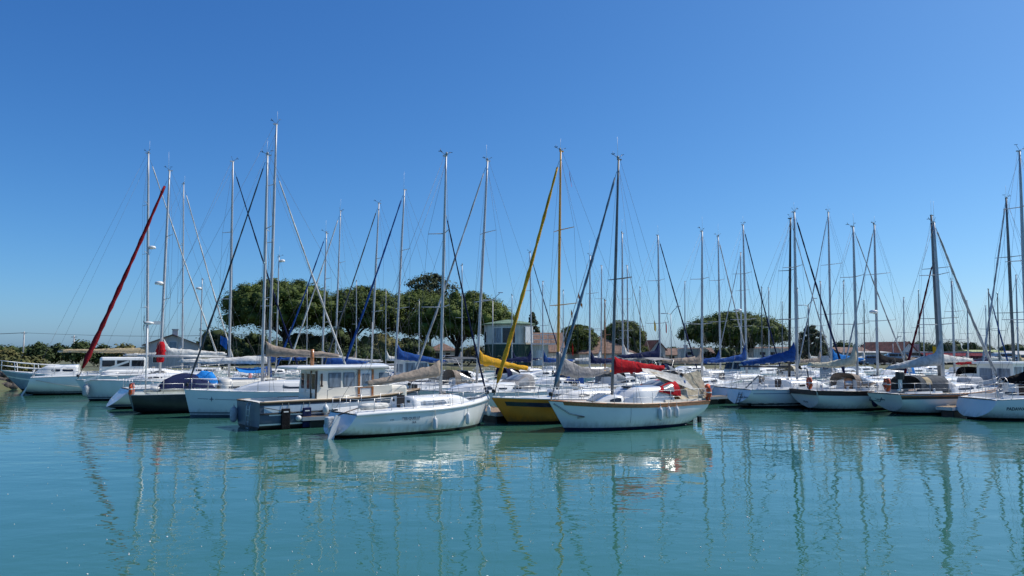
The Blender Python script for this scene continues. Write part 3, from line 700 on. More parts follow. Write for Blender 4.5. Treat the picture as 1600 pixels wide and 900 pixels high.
def x_big(root, h, C, mt, mx):
    w, hg, z = C.st(C.x0 + 1); L_ = 3.4; x0 = C.x0 - .2
    mb = MB(); mb.rbox((x0 + L_ / 2, 0, z + .75), (L_, h.B * .56, 1.5), r=.22); wh = mb.build('pilothouse', GEL, root)
    for sd in (1, -1):
        for k in range(3): MB().box((x0 + .62 + k * 1.08, sd * (h.B * .28 + .004), z + .98), (.92, .02, .5)).build('pilothouse_window', GLASS, wh)
    for k in range(2): MB().box((x0 - .004, (k - .5) * 1.05, z + .98), (.02, .85, .5)).build('pilothouse_window', GLASS, wh)
    mb = MB(); p = Vector((-h.L / 2 - .1, 0, .35)); mb.box(p + Vector((-.12, 0, .25)), (.12, 1.5, 1.45), ry=R(28)); mb.build('boarding_platform', GEL, root)
    MB().path([h.pt(.03, 1.2, -1, .02), h.pt(.12, .9, -1, .05), h.pt(.3, .45, -1, .3), h.pt(.45, .35, -1, .9)], .02, n=5).build('mooring_line', ROPE, root)
def x_ladder(root, h, C, mt, mx):
    hx = h.L / 2; mb = MB()
    a, b = h.pt(0, .85, -1), h.pt(0, .18, -1)
    for y in (-.45, -.15): mb.path([(a.x - .03, y, .95), (b.x - .05, y, .2)], .018, n=5)
    for k in range(4): z = .3 + k * .17; x = b.x + (a.x - b.x) * (z - .18) / .67 - .045; mb.path([(x, -.45, z), (x, -.15, z)], .015, n=5)
    mb.build('boarding_ladder', PLAST, root)
    return a, b
def transom_text(root, h, txt, z, y, size, m=None):
    a, b = h.pt(0, h.zs(0) - .1, -1), h.pt(0, .3, -1); f = (z - b.z) / (a.z - b.z); x = b.x + (a.x - b.x) * f
    sl = math.atan2(a.x - b.x, a.z - b.z)
    return flat_text(root, txt, (x - .012, y, z), (math.pi / 2 - sl, 0, -math.pi / 2), size, m or DTXT)
def x_r1(root, h, C, mt, mx):
    x_ladder(root, h, C, mt, mx); transom_text(root, h, 'Cap Jaune', .68, -.72, .2); strip(h, root, 'blue_line', STRB, .02, .97, -.22, -.19, -1, rel=True); strip(h, root, 'boot_band', BLACK, .035, .96, -.02, .30, -1)
    MB().box((-h.L / 2 + .9, 0, h.zs(.1) + .45), (1.3, .05, .06), ry=R(-38)).build('tiller', ALUD, root)
    hull_text(root, h, 'AGO', .45, .15, .14, LTXT)
def x_r0(root, h, C, mt, mx):
    p = h.pt(.06, h.zs(.06), -1, .15); fender(Wp(root, (p.x, p.y, p.z - .15)), .5, .13, 'blue and white fender on the quarter of the yacht with the black mast', C_BLUE, rope=.1, tilt=(0, R(70)))
def x_r2(root, h, C, mt, mx):
    hx = h.L / 2
    p = h.pt(.42, h.zs(.42), -1, .14); fender(Wp(root, p), .75, .17, 'navy blue fender on the white yacht with the dark wooden bulwark', C_NAVY, rope=.12)
    transom_text(root, h, 'Marie', .48, 0.1, .17)
    horse(Wp(root, (-hx + .05, -.55, h.zs(0) + .48)), root.rotation_euler.z + R(70), 'orange lifebuoy on the stern of the dark railed white yacht', s=1.15)
    for sd in (1, -1): strip(h, root, 'bulwark', DWOOD, 0.0, 1, -.22, .04, sd, .014, rel=True)
    MB().box((-hx - .0, 0, h.zs(0) - .09), (.05, h.hb(0) * 1.9, .26)).build('bulwark', DWOOD, root)
    MB().box((C.x0 - .06, 0, h.zs(.3) + .42), (.05, .62, .62)).build('washboard', WOOD, root); sprayhood(root, C, 3.3, C_TAUPE, .6, 1.5, GLASSB)
    MB().path([(-hx + .35, -.2, h.zs(.05)), (-hx + .3, -.2, h.zs(.05) + .6), (-hx + .2, -.2, h.zs(.05) + 1.3)], .04, n=6).build('wind_steering_pole', PLAST, root)
    MB().lathe([(.03, -.12), (.2, -.1), (.22, .1), (.1, .16)], (C.x0 - .6, -.7, h.zs(.2) + .45), n=12).build('cockpit_winch', STEEL, root)
def x_r3(root, h, C, mt, mx):
    hx = h.L / 2; zs = h.zs(0)
    horse(Wp(root, (-hx + .1, -.2, zs + .55)), root.rotation_euler.z + R(65), 'orange lifebuoy on the pushpit of the yacht with the arched hood', s=1.2)
    outboard(root, (-hx + .25, -.95, zs + .75), PLAST)
    # long arched hood over the cockpit
    rings = []
    x0, x1 = C.x0 - 2.1, C.x0 + .7
    for i in range(8):
        x = x0 + (x1 - x0) * i / 7; hgt = (.82 if i < 6 else .82 - .28 * (i - 5)); rings.append([Vector((x, 1.1 * math.copysign(abs(math.cos(math.pi * k / 12)) ** .6, math.cos(math.pi * k / 12)), zs + .18 + hgt * math.sin(math.pi * k / 12) ** .6)) for k in range(13)])
    mb = MB(); mb.loft(rings, closed=False); mb.loft([[p - Vector((0, 0, .02)) for p in r] for r in reversed(rings)], closed=False); o = mb.build('cockpit_hood', C_SLATE, root)
    mb = MB(); mb.loft([[p + Vector((0, 0, .012)) * 1 for p in r] for r in rings[5:8]], closed=False); mb.build('hood_front', C_LGREY, o)
    mb = MB(); mb.loft([[p + Vector((0, -.012, .006)) for p in r[8:12]] for r in rings[1:3]], closed=False); mb.build('hood_panel', C_TAN, o)
    for sd in (1, -1): strip(h, root, 'rubbing_strake', WOOD, .0, 1, -.12, -.03, sd, .03, rel=True); strip(h, root, 'dark_sheer_band', HDARK, .0, .7, -.24, -.12, sd, .01, rel=True)
    transom_text(root, h, 'Loredana', .78, .42, .17)
    c = MB(); c.path([(-hx - .02, .9, zs - .2), (-hx - .1, .9, zs - .4), (-hx - .1, .1, zs - .4), (-hx - .02, .1, zs - .2)], .02, n=5); c.build('stern_step', PLAST, root)
    MB().rbox((C.x0 - 1.2, -.6, zs + .3), (1.0, .5, .5)).build('cockpit_locker', C_SLATE, root)
    MB().rbox((1.4, -.5, h.zs(.65) + .55), (1.2, .9, .5), r=.2).build('folded_dinghy', C_LGREY, root)
def x_r4(root, h, C, mt, mx):
    hx = h.L / 2
    hull_text(root, h, 'PADAWAN', .125, .60, .21, DTXT); hull_text(root, h, 'LR', .225, .60, .10, DTXT)
    rings = []
    for i in range(6): rings.append([Vector((-hx + 2.7 + .34 * i, 1.05 * math.cos(math.pi * k / 10), h.zs(.2) + .65 + .55 * math.sin(math.pi * k / 10) ** .7)) for k in range(11)])
    mb = MB(); mb.loft(rings, closed=False); mb.loft([[p - Vector((0, 0, .03)) for p in r] for r in reversed(rings)], closed=False); mb.build('bimini', C_BLACK, root)
    mb = MB(); 
    for sd in (1, -1):
        mb.path([(-hx + 2.75 + 1.6 * (sd < 0), -1.05, h.zs(.2) + .65), (-hx + 2.75 + 1.6 * (sd < 0), 1.05, h.zs(.2) + .65)], .02, n=5)
        mb.path([(-hx + 2.75, sd * 1.05, h.zs(.2) + .65), (-hx + 3.0, sd * 1.2, h.zs(.2))], .02, n=5); mb.path([(-hx + 4.35, sd * 1.05, h.zs(.2) + .65), (-hx + 3.8, sd * 1.2, h.zs(.2))], .02, n=5)
    mb.build('bimini_frame', STEEL, root)
    MB().box((-hx + 3.3, -1.02, h.zs(.2) + .5), (1.0, .06, .8)).build('side_curtain', C_BLACK, root)
    wc = Vector((-hx + 1.5, 0, h.zs(.1) + .72)); mb = MB(); mb.path([wc + Vector((0, .36 * math.cos(k * math.pi / 10), .36 * math.sin(k * math.pi / 10))) for k in range(20)], .018, n=5, closed=True)
    for k in range(6): mb.path([wc, wc + Vector((0, .36 * math.cos(k * math.pi / 3), .36 * math.sin(k * math.pi / 3)))], .01, n=4)
    mb.build('steering_wheel', STEEL, root)
    MB().rbox((-hx + 1.8, 0, h.zs(.1) + .35), (.4, .4, .8)).build('binnacle', WPLAST, root)
    MB().rbox((-hx + 1.2, -.85, h.zs(.1) + .30), (.5, .25, .14)).build('deck_instrument', GLASS, root)

# ------------------------------------------------------------------ the boats
BLU = dict(hullm=HBLUE, band=HBLUE, boot=HBLUE, gap=HBLUE, bottom=NAVY)
sailboat('K', 'pale blue steel yacht with red sail cover and red sprayhood, nearest right of centre', 955, 34.3, (968, 250), 210, 8.5, B=3.1, J=3.45, fb=1.30, fm=1.08, fs=1.08, rake=.85, so=.55, tw=.72, kst=.22,
         toe=WOOD, cover=C_RED, boomlen=3.3, boomz=2.5, boomend=2.62, ch0=.52, rise=.12, furl='steel', fr=.085, ffrac=.95, hood=C_RED, hoodsize=(.46, 1.45), cab=(.265, .585), cabh=.74, wins=((.05, .09),), winm=CLEAR, mastm=ALUD, spreaders=1, swept=.1, extra=x_blue, full=3.4, deckm=mat('pale_deck_paint', (.66, .62, .52), .6), cabm=GEL, **BLU)
sailboat('Y', 'ochre yellow yacht with ochre mast and yellow furled jib beside the pale blue yacht', 871, 37.2, (876, 237), 210, 10.2, B=3.2, J=3.75, fb=1.28, fm=1.1, fs=1.05, rake=.95, so=-.2, tw=.75, hullm=HYEL, band=HYEL, boot=HYEL, gap=HYEL, bottom=BLACK, mastm=YELM, cover=C_GREY, boomlen=3.4, boomz=2.35, boomend=2.45, ch0=.75, rise=.25,
         furl='yellow', fr=.10, ffrac=.96, cab=(.3, .68), cabh=.4, full=3.2, extra=x_yellow, spreaders=2, deckm=GEL, toe=GEL, seed=4, sag=.22)
sailboat('H', 'nearest white sloop with taupe sail cover and lettering on its sunlit hull', 688.5, 33.7, (697, 245), 40, 7.6, B=2.85, J=2.8, fb=1.23, fm=.98, fs=.92, rake=.55, so=-.6, tw=.80, hullm=HWHITE, boot=HWHITE, bottom=BLACK, cover=C_TAUPE, boomlen=3.9, boomz=2.38, boomend=2.05, ch0=.34, rise=.2,
         furl='navy', ffrac=.75, fr=.05, cab=(.36, .84), cabh=.5, wins=((.12, .52),), winm=GLASSB, full=3.6, kst=.05, toe=GEL, extra=x_near, cock=(.03, .35), swept=.22, mr=.08)
sailboat('F', 'white yacht with thin grey line and star on its bow, taupe boom cover', 411, 40.9, (418, 243), 203, 11.6, B=3.7, J=3.9, fb=1.42, fm=1.25, fs=1.15, rake=.35, so=-.3, hullm=HBLUE, band=GEL, boot=STRG, gap=HBLUE, bottom=STRG, cover=C_TAUPE, boomlen=4.3, boomz=3.25, boomend=3.15, ch0=.38, rise=.25, furl='black', fr=.06, cab=(.3, .80), cabh=.6,
         wins=((.28, .56), (.06, .22)), full=4, extra=x_white, mr=.11, toe=GEL)
sailboat('E', 'charcoal ketch with grey green deck, wind generator and blue covers', 421, 45.8, (432, 195), 30, 13.0, B=3.9, J=5.4, fb=1.3, fm=1.05, fs=1.05, rake=.9, so=.25, tw=.8, hullm=HDARK, band=HDARK, boot=HDARK, gap=HDARK, bottom=BLACK, deckm=GELG, cabm=GELC, cover=C_WHITE, boomlen=5.2, boomz=2.75, ch0=.3, rise=.1, furl='white', ffrac=.80, fr=.075,
         cab=(.36, .75), cabh=.75, wins=((.08, .2), (.27, .45), (.5, .66)), extra=x_ketch, mr=.12, kst=.1, spreaders=3)
sailboat('D', 'white yacht with sugar scoop stern and bare silver boom beside the charcoal ketch', 359, 49.6, (364, 253), 38, 11.4, B=3.7, J=5.2, so=-1.0, tw=.72, fb=1.4, fm=1.2, fs=1.15, furl='navy', fr=.07, ffrac=.96, boomlen=5.6, boomz=3.1, mr=.11, hullm=HBLUE, seed=11)
sailboat('C', 'white yacht with dark red furled jib and red wrap round its mast', 251, 54.6, (265, 267), 210, 13.0, B=4.0, J=5.3, fb=1.45, fm=1.3, fs=1.2, rake=.9, furl='bred', fr=.15, ffrac=.95, cover=C_WHITE, boomlen=4.6, boomz=3.15, mr=.13, hullm=HWHITE, boot=STRG, extra=x_redwrap, radar=.44)
sailboat('B', 'large white yacht with tan boom cover, pilothouse and radar near the left bank', 231, 63.6, (232, 240), 30, 14.5, B=4.4, J=6.2, fb=1.7, fm=1.45, fs=1.35, rake=.9, cover=C_TAN, boomlen=6.6, boomz=3.35, ch0=.25, rise=.1, mr=.15, radar=.56, extra=x_big, hullm=HWHITE, spreaders=3, furl='white', ffrac=.97, boot=STRG)
sailboat('R0', 'white yacht with black mast moored left of the white yacht with ladder', 1232, 52.6, (1235, 342), 18, 10.0, J=4.3, so=-.5, tw=.75, mastm=BLKM, mr=.11, furl='grey', fr=.05, extra=x_r0, hullm=HBLUE, seed=9, bottom=ROSE)
sailboat('R1', 'white sloop with royal blue boom cover, stern ladder and black boot stripe', 1244, 47.7, (1241, 332), 18, 8.4, B=3.3, J=4.1, fb=1.25, fm=1.1, fs=1.1, so=-.42, tw=.72, hullm=HBLUE, boot=BLACK, gap=HWHITE, bottom=BLACK, cover=C_BLUE, boomlen=4.3, boomz=2.9, boomend=2.62, ch0=.55, rise=.5, furl='navy', fr=.075, mr=.11, extra=x_r1, cab=(.34, .76), wins=((.2, .34), (.4, .5)), kst=.25, spreaders=2)
sailboat('R2', 'white yacht with dark wooden bulwark and sagging cream sail cover', 1338, 45.4, (1333, 355), 17, 8.4, B=3.4, J=4.4, fb=1.35, fm=1.1, fs=1.15, so=.45, tw=.72, rake=.9, hullm=HBLUE, boot=HBLUE, toe=DWOOD, cover=C_CREAM, boomlen=3.6, boomz=2.7, boomend=2.62, ch0=.35, rise=.75, sag=.1, mr=.10, extra=x_r2, cab=(.4, .8), cabh=.6, wins=((.06, .17), (.26, .36), (.44, .54), (.62, .70)), kst=.12, furl='grey', fr=.05, boomm=GELC)
sailboat('R3', 'white yacht with varnished strake, arched cockpit hood and pale grey sail cover', 1472, 42.8, (1459, 348), 18, 8.8, B=3.5, J=4.4, fb=1.5, fm=1.12, fs=1.1, so=.6, tw=.66, rake=1.1, hullm=HBLUE, boot=HBLUE, toe=WOOD, cover=C_LGREY, boomlen=4.1, boomz=2.75, boomend=2.5, ch0=.55, rise=.6, mr=.11, extra=x_r3, cab=(.42, .8), cabh=.5, kst=.15, furl='grey', fr=.095, ffrac=.97)
sailboat('R4', 'white racing yacht lettered PADAWAN with black canopy at the right edge', 1603, 38.9, (1593, 237), 6, 7.8, B=3.5, J=4.9, fb=1.3, fm=1.1, fs=1.0, so=-.5, tw=.78, hullm=HBLUE, boot=HBLUE, gap=HBLUE, bottom=BLACK, mr=.10, cover=C_BLACK, boomlen=1.5, boomz=1.95, boomend=1.9, rise=.1, ch0=.3, extra=x_r4, kst=.06, full=3.2, spreaders=3, furl=None)
# boats of the rows behind
def back(key, label, u, Y, top, head, L, **k):
    k.setdefault('mr', .10); k.setdefault('lod', 1); return sailboat(key, label, u, Y, top, head, L, **k)
back('I', 'white yacht with yellow sail cover and grey cockpit hood behind the nearest sloop', 745, 43.2, (762, 252), 210, 10.8, J=4.3, furl='grey', fr=.075, cover=C_YEL, boomlen=3.6, boomz=2.75, boomend=2.35, ch0=.42, rise=.3, hood=C_GREY, hullm=HWHITE, wins=((.1, .22), (.3, .42), (.5, .62)), lod=0)
back('L12', 'white yacht with royal blue furled jib and long blue cover behind the launch', 617.5, 53.5, (632, 297), 210, 11.0, J=4.2, furl='blue', fr=.08, cover=C_BLUE, boomlen=4.2, boomz=2.9, boomend=2.6, ch0=.5, rise=.5, hood=C_SLATE, bimini=C_SLATE)
back('L3', 'white yacht with slim mast and white furled jib right of the red wrapped mast', 286, 70, (287, 288), 30, 12.5, furl='white', fr=.08, cover=C_WHITE, boomz=3.0, ch0=.25)
back('L4', 'small white boat with short radar mast between the two silver masts at left', 313, 82, (316, 437), 210, 8.0, radar=.9, spreaders=1, lod=2, boomz=2.4)
back('L8', 'white motor sailer with short mast and radar dome before the big pine', 432, 77.5, (436, 402), 30, 9.0, radar=.97, cover=C_BLUE, spreaders=1)
back('L9', 'white yacht with blue furled jib and blue boom cover before the big pine', 504, 62, (510, 365), 210, 10.2, furl='blue', fr=.07, cover=C_BLUE, ch0=.6, rise=.4)
back('L10', 'white yacht with white furled jib and pale grey boom cover before the pines', 524, 72, (532, 330), 210, 12.0, furl='white', fr=.09, cover=C_LGREY, hood=C_SKY)
back('L11', 'white yacht with black furled jib and no boom cover before the pines', 580, 60, (592, 318), 210, 10.6, furl='black', fr=.075, hood=C_BLUE)
back('L15', 'white yacht with slender mast and dark stay in front of the green tower', 831, 79, (828, 395), 30, 10.8, furl='navy', fr=.07, cover=C_NAVY)
back('L16', 'white yacht with navy boom cover left of the round pine tree', 921, 68.5, (922, 400), 210, 10.4, cover=C_NAVY, furl='grey', fr=.05)
back('L17', 'white yacht with very thin mast just left of the varnished wooden mast', 939, 86, (940, 415), 30, 9.6, cover=C_WHITE, lod=2)
back('W', 'small old boat with varnished wooden mast in front of the tiled roof', 945, 74.5, (945, 470), 210, 7.5, mastm=WOOD, cover=None, hullm=HNAVY, lod=2, spreaders=1)
back('L18', 'white yacht with white sail cover right behind the red boom cover', 973, 64.5, (972, 365), 210, 10.2, cover=C_WHITE, furl=None, boomz=2.8)
back('L19', 'white yacht with thin grey mast right of the round pine tree', 981, 83, (980, 415), 30, 9.8, furl='taupe', fr=.05, cover=C_DRED, lod=2)
back('L20', 'white yacht with navy boom cover rising to its mast and navy furled jib', 1031, 61, (1028, 368), 30, 11.0, furl='navy', fr=.07, cover=C_NAVY, rise=.6, boomz=2.9, ch0=.5)
back('L21', 'white yacht with taupe boom cover behind the tan awning', 1096, 53, (1097, 362), 30, 10.0, cover=C_TAUPE, boomz=2.65, ch0=.3, hood=C_GREY, bimini=C_GREY)
back('L22', 'white yacht with grey furled jib in front of the left part of the round pine', 1125, 71, (1122, 370), 30, 10.6, furl='grey', fr=.08, cover=C_BLUE)
back('L23', 'white yacht with royal blue boom cover rising to its mast, left of the black mast', 1166, 60.6, (1161, 352), 30, 10.8, furl='navy', fr=.07, cover=C_BLUE, boomz=2.75, boomend=2.55, rise=.8, ch0=.35)
back('L24', 'white yacht with grey furled jib and mast radar behind the royal blue boom cover', 1158, 78.5, (1157, 395), 210, 10.0, furl='grey', fr=.06, radar=.5, lod=2)
back('L27', 'white yacht with bright blue boom cover behind the cream sail cover', 1298, 63.5, (1294, 332), 210, 11.5, furl='grey', fr=.06, cover=C_SKY, ch0=.6, rise=.5, boomz=2.6)
back('L29', 'white yacht with black boom cover and radar box behind the cream sail cover', 1370, 55.5, (1366, 352), 210, 10.8, furl='grey', fr=.06, cover=C_BLACK, rise=.6, radar=.42, boomz=2.6)
back('L30', 'tall dark masted yacht with dark red furled jib behind the arched hood', 1466, 52, (1455, 337), 210, 11.0, mastm=ALUD, furl='red', fr=.09, ffrac=.7, cover=C_WHITE, boomz=2.7, mr=.12)
back('L32', 'white yacht with red boom cover in front of the red awning building', 1490, 66, (1487, 440), 210, 9.0, cover=C_RED, hood=C_RED, boomz=2.3, ch0=.3, fb=1.2, fm=1.0, fs=.9)
back('L33', 'white yacht with slim grey mast and grey stay left of the rightmost mast', 1583, 50, (1572, 310), 210, 11.0, mastm=ALUD, furl='grey', fr=.08, cover=None, mr=.10)
for i, (u, Y, tv, hd, L, cov, lab) in enumerate([
    (1201, 84, 450, 30, 9.0, None, 'far white yacht with thin bare mast in front of the white campers'),
    (1222, 99, 472, 210, 8.5, C_NAVY, 'far white yacht with short mast left of the black mast'),
    (1246, 91, 452, 30, 9.0, C_BLUE, 'far white yacht with short mast right behind the silver mast by the leafy tree'),
    (1263, 96, 476, 210, 8.0, C_WHITE, 'far white yacht with low mast in front of the leafy tree'),
    (1318, 80, 440, 30, 9.5, C_GREY, 'far white yacht with thin mast in front of the long white warehouse'),
    (1350, 88, 470, 30, 8.6, C_WHITE, 'far white yacht with low mast just right of the cream sail cover mast'),
    (1412, 80, 465, 210, 9.0, C_TAUPE, 'far white yacht with thin mast in front of the billboard'),
    (1436, 97, 455, 30, 9.6, None, 'far white yacht with bare mast between the billboard and the red furled jib'),
    (1512, 86, 470, 30, 9.0, C_GREY, 'far white yacht with low mast in front of the red awnings'),
    (1546, 74, 452, 30, 9.6, C_NAVY, 'far white yacht with blue furled jib right of the red awnings'),
    (1541, 94, 478, 210, 8.5, C_WHITE, 'far white yacht with the lowest mast beside the blue furled jib'),
    (1070, 90, 440, 210, 9.0, C_NAVY, 'far white yacht with navy cover in front of the low tiled house'),
    (880, 92, 455, 30, 9.0, C_GREY, 'far white yacht with thin mast beside the ochre mast'),
    (1000, 93, 450, 210, 8.8, C_WHITE, 'far white yacht with thin mast in front of the white gabled house'),
    (1590, 70, 430, 210, 9.5, C_TAN, 'far white yacht with tan cover at the right edge'),
    (655, 82, 470, 30, 9.0, C_GREY, 'far white yacht with short mast under the tall leafy tree'),
    (480, 88, 452, 30, 9.0, C_BLUE, 'far white yacht with thin mast in front of the bush under the largest pine'),
    (603, 91, 455, 210, 9.0, C_WHITE, 'far white yacht with thin mast in front of the bush behind the blue furled jib'),
    (557, 84.5, 440, 30, 9.0, C_TAUPE, 'far white yacht with taupe cover between the two left pines'),
    (722, 70, 415, 30, 9.4, C_GREY, 'white yacht with thin mast in front of the wide pine trunk'),
    (800, 84, 462, 210, 9.0, C_NAVY, 'far white yacht with short mast in front of the green tower base'),
    (848, 71, 440, 210, 9.2, C_BLUE, 'white yacht with blue cover in front of the long tiled building'),
    (1443, 89, 470, 210, 8.6, C_NAVY, 'far white yacht with low mast just left of the tall dark mast'),
    (1560, 83, 460, 210, 9.0, C_WHITE, 'far white yacht with white cover left of the slim grey mast at right'),
    (1282, 70, 440, 30, 9.0, C_TAUPE, 'white yacht with taupe cover in front of the dark bush by the airy tree'),
    (1190, 93, 450, 210, 9.2, C_NAVY, 'far white yacht with navy cover before the right part of the round pine')]):
    sailboat('S%d' % i, lab, u, Y, (u, tv), hd, L, cover=cov, lod=2, spreaders=1, mr=.075, furl='blue' if u == 1546 else None, boomz=2.4, ch0=.3, mastm=ALUD if u > 1150 and i % 2 else ALU)  # some right-hand masts take the darker metal as painted backlight

# ------------------------------------------------------------------ motor boats
def wheelhouse_launch():
    L, B = 9.2, 2.9; th = R(40); hd = Vector((math.cos(th), math.sin(th), 0)); nn = Vector((-math.sin(th), math.cos(th), 0))
    org = Vector((xat(409, 32.7), 32.7, 0)) + nn * (B / 2) + hd * (L / 2)
    root = empty('motor_launch', org, th); BOATS['G'] = (root, L, B, 30)
    tag(root, 'slate blue motor launch with cream wheelhouse behind the nearest sloop', 'motorboat')
    h = Hull(L, B, 1.45, 1.2, 1.18, .8, .05, .96, full=7, kst=-.25)
    build_hull(h, root, HNAVY, DWOOD, GEL, BLACK, BLACK); build_deck(h, root, GELC, (.03, .2), cw=.75, depth=.5, coam=.06)
    hx = L / 2
    for sd in (1, -1):
        strip(h, root, 'pale_panel', PALE, .02, .62, .76, 1.06, sd, .010); strip(h, root, 'white_strake', GEL, .045, .95, .62, .69, sd, .016)
        MB().path([h.pt(t, .71 + (0 if t < .6 else (t - .6) * .3), sd, .03) for t in TS[:16]], .03, n=5).build('rubbing_strake', BLACK, root)
        MB().path([h.pt(t, h.zs(t) + .03, sd, .01) for t in TS], .045, n=5).build('gunwale', TEAK, root)
    hull_text(root, h, 'B33277', .235, .46, .17, LTXT); hull_text(root, h, 'YAK', .105, .95, .22, LTXT)
    # wheelhouse: plan and heights in the boat's frame
    x0, x1, w, z0, z1 = -hx + 2.85, -hx + 6.9, 1.02, .95, 2.62
    rings = []
    for z, ins, fr in ((z0, 0, 0), (1.5, .01, 0), (1.9, .03, .02), (z1, .07, .42)):
        rings.append([Vector(p) for p in ((x0 + ins, -w + ins, z), (x1 - fr, -w + ins, z), (x1 - fr + .12, 0, z), (x1 - fr, w - ins, z), (x0 + ins, w - ins, z))])
    mb = MB(); mb.loft(rings, smooth=False, cap=True); wh = mb.build('wheelhouse', GELC, root)
    rf = []
    for dz, g in ((0, .0), (.05, .06), (.11, .06), (.16, -.05), (.19, -.5)):
        rf.append([Vector((x, y, z1 + .005 + dz + (.06 if abs(y) < .5 else 0) * (dz > .1))) for x, y in ((x0 - 1.0 - g, -1.07 - g), (x1 - .35 + g, -1.07 - g), (x1 + .05 + g, -.5), (x1 + .12 + g, 0), (x1 + .05 + g, .5), (x1 - .35 + g, 1.12 + g), (x0 - 1.0 - g, 1.12 + g), (x0 - 1.15 - g, .5), (x0 - 1.15 - g, -.5))])
    mb = MB(); mb.loft(rf, smooth=False, cap=True); mb.build('roof', GEL, wh)
    def win(xa, xb, za, zb, nm='window', m=GLASSB, fr=STRG, sd=-1):
        y = -w + .045
        mb = MB(); mb.rbox(((xa + xb) / 2, sd * (w - .032), (za + zb) / 2), (xb - xa + .07, .03, zb - za + .07), r=.012); f = mb.build(nm, fr, wh)
        MB().box(((xa + xb) / 2, sd * (w - .022), (za + zb) / 2), (xb - xa, .03, zb - za)).build('pane', m, f)
    for sd in (-1, 1):
        win(x0 + .62, x0 + 1.20, 1.78, 2.42, sd=sd); win(x0 + 1.40, x0 + 1.92, 1.78, 2.42, sd=sd)
        win(x0 + 3.35, x0 + 3.85, 1.82, 2.38, sd=sd)
        # sliding door with varnished posts
        d = MB().box((x0 + 2.55, sd * (w - .005), 1.78), (.62, .02, 1.5)).build('door', GEL, wh)
        MB().box((x0 + 2.55, sd * (w + .008), 2.1), (.40, .02, .56)).build('pane', GLASSB, d)
        for xx in (x0 + 2.18, x0 + 2.92): MB().box((xx, sd * (w + .004), 1.78), (.11, .05, 1.6)).build('door_post', WOOD, d)
        MB().box((x0 + 2.55, sd * (w + .01), 1.72), (.62, .03, .05)).build('door_rail', WOOD, d)
    for k, y in enumerate((-.68, -.12, .5)):
        mb = MB(); mb.box((x0 - .002, y, 1.98), (.05, .42, .95)); f = mb.build('aft_window', GEL, wh); MB().box((x0 - .016, y, 2.05), (.04, .33, .72)).build('pane', GLASS, f)
    for y in (-.95, -.41): MB().box((x0 - .02, y, 1.75), (.07, .06, 1.6)).build('dark_post', DWOOD, wh)
    mb = MB(); mb.box((x0 + .22, -w - .02, 2.12), (.07, .05, .62)); mb.box((x0 + .22, -w - .03, 1.85), (.12, .06, .06)); mb.build('grab_rail', DWOOD, wh)
    MB().tube((x0 + .15, -.1, z1 + .1), (x0 + .15, -.1, z1 + .95), .10, .09, n=8).build('mast_stub', WOOD, root)
    MB().tube((x0 + 2.9, -.95, z1 + .1), (x0 + 2.9, -.95, z1 + 2.3), .018, .01, n=6).build('whip_aerial', WPLAST, root)
    mb = MB(); mb.rbox((x1 + .45, 0, 1.45), (1.2, 1.6, .6), r=.15); mb.build('foredeck_cabin', GELC, root)
    # transom ladder, rails
    mb = MB()
    for y in (-.1, -.45): mb.path([(-hx - .02, y, 1.15), (-hx - .09, y, 1.0), (-hx - .10, y, -.1)], .02, n=5)
    for k in range(4): mb.path([(-hx - .1, -.1, .05 + .27 * k), (-hx - .1, -.45, .05 + .27 * k)], .016, n=5)
    mb.build('boarding_ladder', STEEL, root)
    MB().path([(-hx + 3.2, -1.38, 1.2), (-hx + 3.2, -1.4, 1.65), (-hx + 3.5, -1.4, 1.75), (-hx + 6.5, -1.35, 1.8), (hx - .4, -.4, 2.05), (hx, 0, 2.1), (hx - .4, .4, 2.05)], .017, n=5).build('side_rail', STEEL, root)
    mb = MB(); mb.path([h.pt(.02, 1.0, -1, .03), h.pt(.09, .86, -1, .06), h.pt(.17, .74, -1, .1), h.pt(.2, .74, -1, .03)], .014, n=4); mb.build('mooring_line', PLAST, root)
    for xx, m, l in ((-hx + 2.05 - .9, C_BLACK, 'flat black fender mat on the slate blue launch'), (-hx + 2.15, C_NAVY, 'flat navy fender mat with pale stripe on the slate blue launch')):
        t = h.t_of(xx); a = h.pt(t, .8, -1, .07); o = empty('fender_mat', Wp(root, (a.x, a.y, .48)), th)
        MB().rbox((0, 0, 0), (.40, .09, .88), r=.03).build('pad', m, o); MB().box((0, -.047, .30), (.22, .008, .05)).build('label_patch', GEL, o)
        for sd in (-1, 1): MB().tube((sd * .15, .02, .42), (sd * .15, .06, .78), .01).build('lanyard', ROPE, o)
        tag(o, l, 'fender')
    a = h.pt(0, 1.0, 1, .1); fender(Wp(root, (a.x - .12, a.y - .05, 1.05)), .72, .17, 'long pale fender at the transom corner of the slate blue launch', C_LGREY, rope=.15)
wheelhouse_launch()
